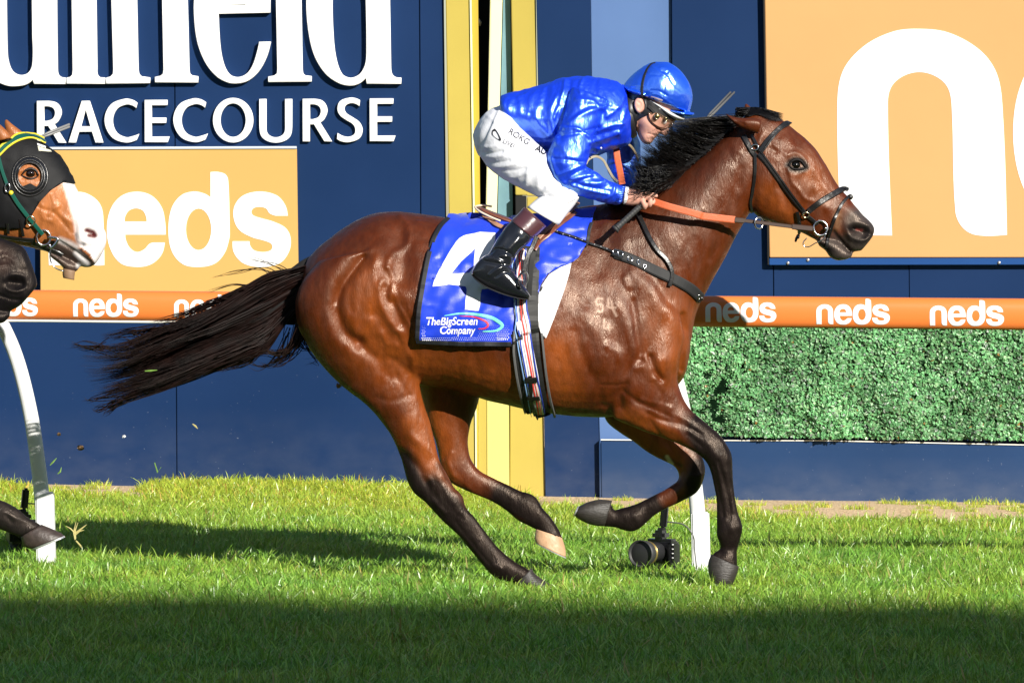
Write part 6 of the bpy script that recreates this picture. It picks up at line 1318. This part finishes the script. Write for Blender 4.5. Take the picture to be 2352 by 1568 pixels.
# ================================================================== the two horses entering at the left
def second_horse():
    t = thing('racehorse', 'bay horse with a white blaze and black eye hood entering at the left edge', 'horse', U(-300, 1340, .1))
    c = lambda L: cv(c7, L)
    HD = [(-120,205,-230,950,.075), (0,236,-130,1050,.092), (120,264,-40,1100,.098), (230,292,60,1118,.100), (350,352,140,1138,.098), (455,440,230,1156,.090), (540,565,320,1178,.080), (600,690,400,1200,.068), (665,808,480,1225,.060), (735,912,550,1255,.054), (800,985,610,1290,.051), (834,1050,660,1312,.049), (830,1135,705,1310,.043), (795,1215,745,1290,.026)]
    LP = [(380,1170,400,1235,.04), (450,1200,470,1290,.042), (520,1240,515,1340,.040), (580,1265,560,1362,.033), (625,1300,610,1335,.018)]
    NK = [(-1500,700,-1100,2000,.22), (-1000,520,-800,1700,.17), (-600,330,-480,1350,.125), (-320,215,-260,1080,.10), (-100,205,-120,980,.085)]
    e1 = [(36,146,52,148,.004), (33,190,105,195,.014), (40,240,165,240,.020), (50,300,225,300,.022)]; e2 = [(-60,150,-40,155,.005), (-50,230,55,240,.022), (-40,330,95,300,.026)]
    BODY = [(-620,760,-560,1010,.12), (-900,600,-1000,1150,.22), (-1500,560,-1500,1180,.28)]
    LEG = [(-380,980,-300,760,.06), (-330,1130,-240,960,.05)]
    leg2 = [(-1500,-700,-900,-1000,.075), (-1050,-100,-640,-380,.052), (-760,330,-520,100,.042), (-600,520,-420,380,.034), (-380,760,-260,570,.027), (-180,930,-80,740,.028), (-60,1040,60,800,.036), (60,1092,170,862,.034), (150,1128,270,945,.029), (208,1142,402,1024,.033)]
    bl = [(-1300,560,-1250,1300,.28), (-1000,560,-900,1200,.27), (-700,560,-620,1100,.24), (-480,600,-430,1000,.18)]
    me = remesh([loft(cv2(c7, HD), 0, n=4, m=32), loft(cv2(c7, LP), 0, n=3, m=20), loft(cv2(c7, NK), 0, n=4, m=28), loft(cv2(c7, e1), .06, n=3, m=12), loft(cv2(c7, e2), -.075, n=3, m=12), loft([(p[0], p[1], p[2], p[3], p[4]) for p in bl], 0, n=3, m=32),
                 loft(cv2(c8, leg2), .05, n=4, m=22)], .0052)
    smooth_mesh(me, 4, None, .55, taubin=False)
    S = [(c([(300,830),(350,860),(420,880),(520,990),(560,1040)]), 4, -4), (c([(440,820),(480,900),(560,960)]), 6, 4), (c([(330,840),(340,920),(400,950)]), 6, 4), (c([(470,830),(400,870),(380,900)]), 3, 3), (c([(400,740),(420,820),(390,870)]), 2.5, 2.2), (c([(150,560),(230,540),(300,580)]), 6, 4), (c([(180,600),(240,590),(290,610)]), 7, -6),
         (c([(640,1000),(620,1060),(650,1110),(720,1120)]), 6, 6), (c([(690,985),(760,1010),(790,1060)]), 6, 5), (c([(690,1035),(730,1060)]), 9, -18), (c([(590,960),(600,1060),(650,1130)]), 5, -6), (c([(460,1110),(560,1170),(700,1270)]), 4, -8), (c([(100,900),(200,1000)]), 30, 6), (cv(c8, [(40,900),(160,960),(300,1000)]), 6, 3), (cv(c8, [(60,930),(120,1000)]), 5, -3)]
    sculpt(me, S); V, N = arrays(me); p = PX(V); n1 = perlin(V * 5, 4)[:, None]
    bay = np.array([.36, .115, .030]); col = bay * (1 + .3 * n1)
    def blend(cc, tgt, f): return cc + (np.array(tgt) - cc) * np.clip(f, 0, 1)[:, None]
    col = blend(col, [.012, .010, .010], np.clip((p[:, 1] - 1050) / 40, 0, 1))
    mz = inpoly(p, c([(470,1080),(560,1150),(640,1170),(760,1290),(600,1440),(380,1300),(300,1150)])); col = blend(col, [.030, .026, .026], mz * .95)
    wd = np.clip(seg_dist(p, smoothline(c([(490,640),(520,740),(550,840),(575,930),(590,1000),(600,1080),(625,1150)]))) / 5, 0, 1) * .5
    wh = inpoly(p, c([(490,640),(520,740),(550,840),(575,930),(590,1000),(600,1080),(625,1150),(700,1200),(760,1310),(900,1200),(900,900),(700,600),(560,600)])); wh = np.where(wh, .5 + wd, .5 - wd); wh[seg_dist(p, c([(600,700),(800,1000),(640,1000)])) > 130] = 0; col = blend(col, [.86, .80, .79], wh)
    col = blend(col, [.55, .53, .53], blackness(p, [(c([(470,1095),(540,1120),(600,1150)]), 5, 5), (c([(600,1200),(680,1290),(620,1300)]), 6, 4)]) * .9)
    col = blend(col, [.10, .012, .016], blackness(p, [(c([(680,1022),(725,1035),(745,1065),(700,1060)]), 5, 2.5)]))
    col = blend(col, [.10, .09, .10], blackness(p, [(c([(595,1050),(610,1110),(660,1135)]), 2.5, 3)]))
    paint(me, 'Col', col); o = link('body', me, coat_mat('bright_bay_coat', rough=.45, coat=.2), t, True); bb = bvh_of(o)
    hv = mesh('hoof', *loft(cv2(c8, [(208,1140,405,1020,.033), (214,1185,510,1062,.039), (236,1232,600,1106,.042), (300,1260,628,1130,.042)]), .05, n=4, m=28), mat('brown_horn', (.06, .042, .036), .45, var=.5, vscale=30, bump=.3), t, True)
    mesh('horseshoe', *loft(cv2(c8, [(305,1262,630,1130,.043), (322,1276,640,1144,.041)]), .05, n=1, m=28), mat('plate2', (.72, .73, .75), .3, metal=.7), hv)
    hp, n = cast(bb, *c7(238, 580)); mesh('eye', *ball(hp - n * .006, (.021, .019, .018), 14), mat('horse_eye2', (.012, .005, .003), .05, spec=1, coat=1, coatr=.02), t, True)
    for nm, L, r in (('upper_eyelid', [(168,585),(200,552),(240,540),(280,556),(302,590)], .005), ('lower_eyelid', [(168,585),(200,610),(240,620),(275,612),(302,590)], .0035)):
        P = []
        for q in smoothline(c(L), 5):
            hq, nn = cast(bb, *q); P.append(hq + nn * .004)
        k = len(P); mesh(nm, *tube(P, [r * (.5 + math.sin(i / (k - 1) * math.pi) * .6) for i in range(k)], 8), mat('eyelid2', (.012, .008, .007), .5), t, True)
    offs(t)
    # racing hood with clear-rimmed cups
    k = thing('eye_hood', 'black race hood with round eye cup on the white-blazed horse', 'hood', U(60, 600, -.1)); hm = mat('hood_lycra', (.006, .006, .007), .62, spec=.25, bump=.1, bscale=300)
    hood = [c([(60,300),(200,300),(350,350),(470,435),(530,530),(580,660),(495,645),(400,705),(310,800),(250,900),(215,960),(190,1000),(60,1010),(-250,960),(-250,420)]), [c7(235 + 92 * math.cos(a), 598 + 100 * math.sin(a)) for a in np.linspace(0, 6.1, 26)]]
    q, T = poly_tris(hood); hn = decal('hood_fabric', q, T, bb, hm, k, .005, 7, thick=.003, wob=lambda x, y: .002 * noise.noise(Vector((x * .06, y * .06, 1)))); q, T = poly_tris([hood[0]]); decal('hood_fabric', q, T, bb, hm, k, .005, 12, far=True, thick=.003)
    P1 = []; 
    for rx, ry, out, r in ((138, 154, .008, .005), (116, 128, .015, .004), (98, 106, .013, .003)):
        P = []
        for i in range(33):
            a = i / 32 * 6.28318; hh, nn = cast(bb, *c7(235 + rx * math.cos(a), 598 + ry * math.sin(a))); P.append((hh if hh is not None else U(*c7(235 + rx * math.cos(a), 598 + ry * math.sin(a)), -.05)) + Vector((0, -out, 0)))
        P1.append(P); mesh('cup_rim', *tube(P, r, 8, cap=False), leather, k, True)
    V = P1[0] + P1[1] + P1[2]; Fc = [(j * 33 + i, j * 33 + i + 1, (j + 1) * 33 + i + 1, (j + 1) * 33 + i) for j in range(2) for i in range(32)]
    mesh('cup_shell', V, Fc, mat('cup_gloss', (.010, .010, .012), .12, coat=1, coatr=.05), k, True)
    q, T = poly_tris([c([(150,690),(235,655),(300,690),(320,640),(320,705),(150,730)])]); decal('cup_patch', q, T, bb, hm, k, .012, 8)
    q, T = poly_tris([c([(290,372),(385,405),(398,418),(300,408)])]); decal('print', q, T, bb, mat('hood_print', (.6, .58, .45), .6), k, .010, 6); q, T = poly_tris([c([(285,352),(350,376),(352,390),(292,368)])]); decal('print', q, T, bb, print_white, k, .010, 6)
    offs(k)
    b = thing('bridle', 'green and yellow bridle with steel bit ring on the white-blazed horse', 'bridle', U(60, 650, -.1))
    yl = mat('yellow_strap', (.75, .60, .03), .4); gr = mat('green_strap', (.008, .085, .060), .3, coat=.4)
    def S(n_, L, w_, off, th, m): return strap(n_, c(L), w_, bb, off, th, m, b, n=7)
    S('browband', [(-20,425),(60,350),(150,305),(250,295),(330,330),(352,352)], .030, .010, .004, gr); S('browband_edge', [(-20,400),(60,325),(150,285),(250,280),(330,315)], .008, .013, .004, yl); S('browband_edge', [(-10,450),(70,375),(160,328),(250,318),(345,358)], .008, .013, .004, yl)
    S('cheekpiece', [(-10,450),(20,560),(60,670)], .014, .012, .004, gr); S('cheekpiece', [(85,720),(140,810),(200,890),(260,960),(335,1045)], .017, .012, .006, gr)
    hh, n = cast(bb, *c7(63, 690)); ring('buckle', hh + n * .020, .010, .0025, metal, b, n, 1.8); hh, n = cast(bb, *c7(90, 728)); mesh('keeper', *ball(hh + n * .014, (.010, .008, .010), 8), yl, b, True)
    hh, n = cast(bb, *c7(240, 940)); ring('buckle', hh + n * .020, .017, .003, brass, b, n, 1.15)
    hh, n = cast(bb, *c7(345, 1080)); hh = hh if hh is not None else U(*c7(345, 1080), -.08); ring('bit_ring', hh + Vector((0, -.018, 0)), .028, .0045, metal, b, (.1, -1, 0), 1.1)
    mesh('bit_fitting', *tube(crom([tuple(U(*c7(x, y), -.085)) for x, y in ((375,1075),(450,1085),(440,1120),(400,1160),(385,1130))], 4), .006, 8), metal, b, True)
    mesh('curb_wire', *tube(crom([tuple(U(*c7(x, y), -.075)) for x, y in ((400,1160),(392,1230),(410,1290),(450,1325),(500,1342))], 4), .003, 6), metal, b, True)
    S('noseband', [(-60,1050),(60,1070),(180,1085),(280,1095)], .020, .006, .005, leather); S('jaw_strap', [(250,1110),(350,1150),(430,1185),(490,1215)], .022, .006, .005, leather); S('strap', [(60,960),(70,1040)], .012, .008, .004, leather); S('strap', [(160,930),(185,1060)], .012, .008, .004, leather)
    mesh('chin_tab', *loft(cv2(c7, [(495,1320,590,1340,.02), (490,1360,585,1375,.02), (495,1395,582,1412,.016)]), -.02, n=3, m=12), mat('chin_tan', (.28, .17, .10), .6, var=.3), b, True)
    offs(b)
    w_ = thing('whip', 'grey whip tip poking out above the white-blazed horse hood', 'whip', U(60, 330, .1))
    a_, b_ = U(*c7(-500, 640), -.1), U(*c7(535, 200), .12); mesh('shaft', *tube([a_, (a_ + b_) / 2, b_], [.006, .005, .004], 8), mat('whip_shaft2', (.06, .06, .065), .3, coat=.4), w_, True)
    for dz in (-.005, .005): mesh('flap', *tube([a_ + (b_ - a_) * .72, a_ + (b_ - a_) * .85 + Vector((0, 0, dz)), b_ + Vector((.006, 0, dz))], [.003, .0055, .005], 6), mat('flap_grey2', (.22, .22, .22), .4), w_, True)
    offs(w_)
second_horse()
def black_horse():
    t = thing('racehorse', 'nearly black horse muzzle at the left edge, below the white-blazed horse', 'horse', U(-300, 1330, .4))
    c = lambda L: cv(c7, L); y = -.45
    HD = [(-700,500,-700,1500,.10), (-450,760,-500,1600,.092), (-280,900,-380,1640,.085), (-120,1010,-250,1650,.072), (20,1085,-140,1660,.062), (120,1118,-60,1665,.056), (195,1165,10,1668,.054), (243,1270,60,1660,.052), (280,1380,110,1640,.048), (292,1448,160,1610,.040), (262,1492,195,1570,.024)]
    LP = [(-200,1600,-180,1700,.04), (-80,1630,-70,1740,.04), (20,1650,20,1750,.034), (80,1660,75,1700,.018)]
    NK = [(-2600,300,-1600,2300,.24), (-1800,100,-1200,1900,.18), (-1100,200,-800,1600,.13), (-750,420,-620,1450,.10)]
    me = remesh([loft(cv2(c7, HD), y, n=4, m=32), loft(cv2(c7, LP), y, n=3, m=18), loft(cv2(c7, NK), y, n=4, m=28)], .0055); smooth_mesh(me, 4, None, .55, taubin=False)
    sculpt(me, [(c([(40,1400),(100,1370),(180,1380),(210,1440)]), 5, 6), (c([(40,1420),(60,1480),(130,1500),(200,1470)]), 5, 6), (c([(70,1430),(120,1435),(170,1440)]), 11, -22), (c([(-20,1250),(40,1220),(110,1260)]), 6, 3), (c([(0,1300),(60,1290)]), 4, -3), (c([(0,1530),(80,1560),(160,1570)]), 4, -5), (c([(150,1200),(200,1300)]), 6, 3)])
    V, N = arrays(me); p = PX(V); col = np.array([.007, .006, .007]) * (1 + .5 * perlin(V * 9, 2)[:, None]); f = blackness(p, [(c([(0,1180),(60,1240),(20,1300)]), 12, 14)])[:, None] * .6; col = col + (np.array([.05, .026, .022]) - col) * f
    paint(me, 'Col', col); link('body', me, coat_mat('black_coat', rough=.42, spec=.14, coat=.03), t, True); offs(t)
black_horse()
# clods and clippings thrown up by the hooves
def debris():
    rg = np.random.default_rng(21); soil = mat('clod_soil', (.30, .18, .09), .9, var=.4, vscale=60); gr = mat('clipping_green', (.16, .30, .05), .6); dry = mat('clipping_dry', (.48, .42, .16), .7)
    spots = [((D := c8(790, 268)), soil, 'brown turf clod flying beside the left rail post', .013), (c8(1215, 158), print_white, 'pale speck of earth flying near the navy wall', .007), (c8(578, 138), soil, 'small tan clod flying above the hoof at left', .008), (cv(c5, [(1725, 1150)])[0], soil, 'tan clod flying behind the thigh of the bay horse', .011), (cv(c5, [(130, 1530)])[0], soil, 'brown clod flying low below the tail', .009)]
    for (x, y), m, lab, r in spots:
        v, f = ball(U(x, y, .35), (r, r * .8, r * .8), 7); v = [tuple(np.array(p) + (rg.normal(0, r * .16, 3))) for p in v]; o = mesh('turf_clod', v, f, m); tag(o, lab, 'clod', 'clods thrown up by the hooves')
    for P, m, lab in (([(355,1062),(362,1085),(370,1072)], gr, 'green grass clipping flying in front of the navy wall'), ([c8(490,440), c8(520,410), c8(555,370)], gr, 'green grass blade flying just right of the left post'), ([c8(565,525), c8(590,505), c8(602,460)], gr, 'lower green blade flying right of the left post'), ([cv(c5, [(820,1385)])[0], cv(c5, [(838,1398)])[0], cv(c5, [(852,1414)])[0]], dry, 'dry blade flying below the tail tip'), ([cv(c5, [(525,1058)])[0], cv(c5, [(560,1056)])[0], cv(c5, [(602,1052)])[0]], gr, 'green blade caught against the dark tail')):
        o = mesh('grass_clipping', *tube([U(q[0], q[1], .2 if 'tail' not in lab or 'below' in lab else -.12) for q in P], [.002, .004, .0012], 5), m); tag(o, lab, 'grass blade')
    t = thing('weed_tuft', 'yellowing weed tuft kicked up right of the hoof at left', 'weed', U(*c8(740, 1150), .5))
    for L in ([(740,1160),(735,1080),(765,1000)], [(740,1120),(780,1085),(825,1075)], [(738,1110),(690,1060),(645,1035)], [(742,1100),(800,1060),(850,1020)], [(735,1170),(720,1100),(745,990)], [(745,1180),(790,1230),(800,1250)]):
        mesh('blade', *tube([U(*c8(a, b), .5) for a, b in L], [.0035, .0035, .001], 5), dry, t)
    offs(t)
debris()
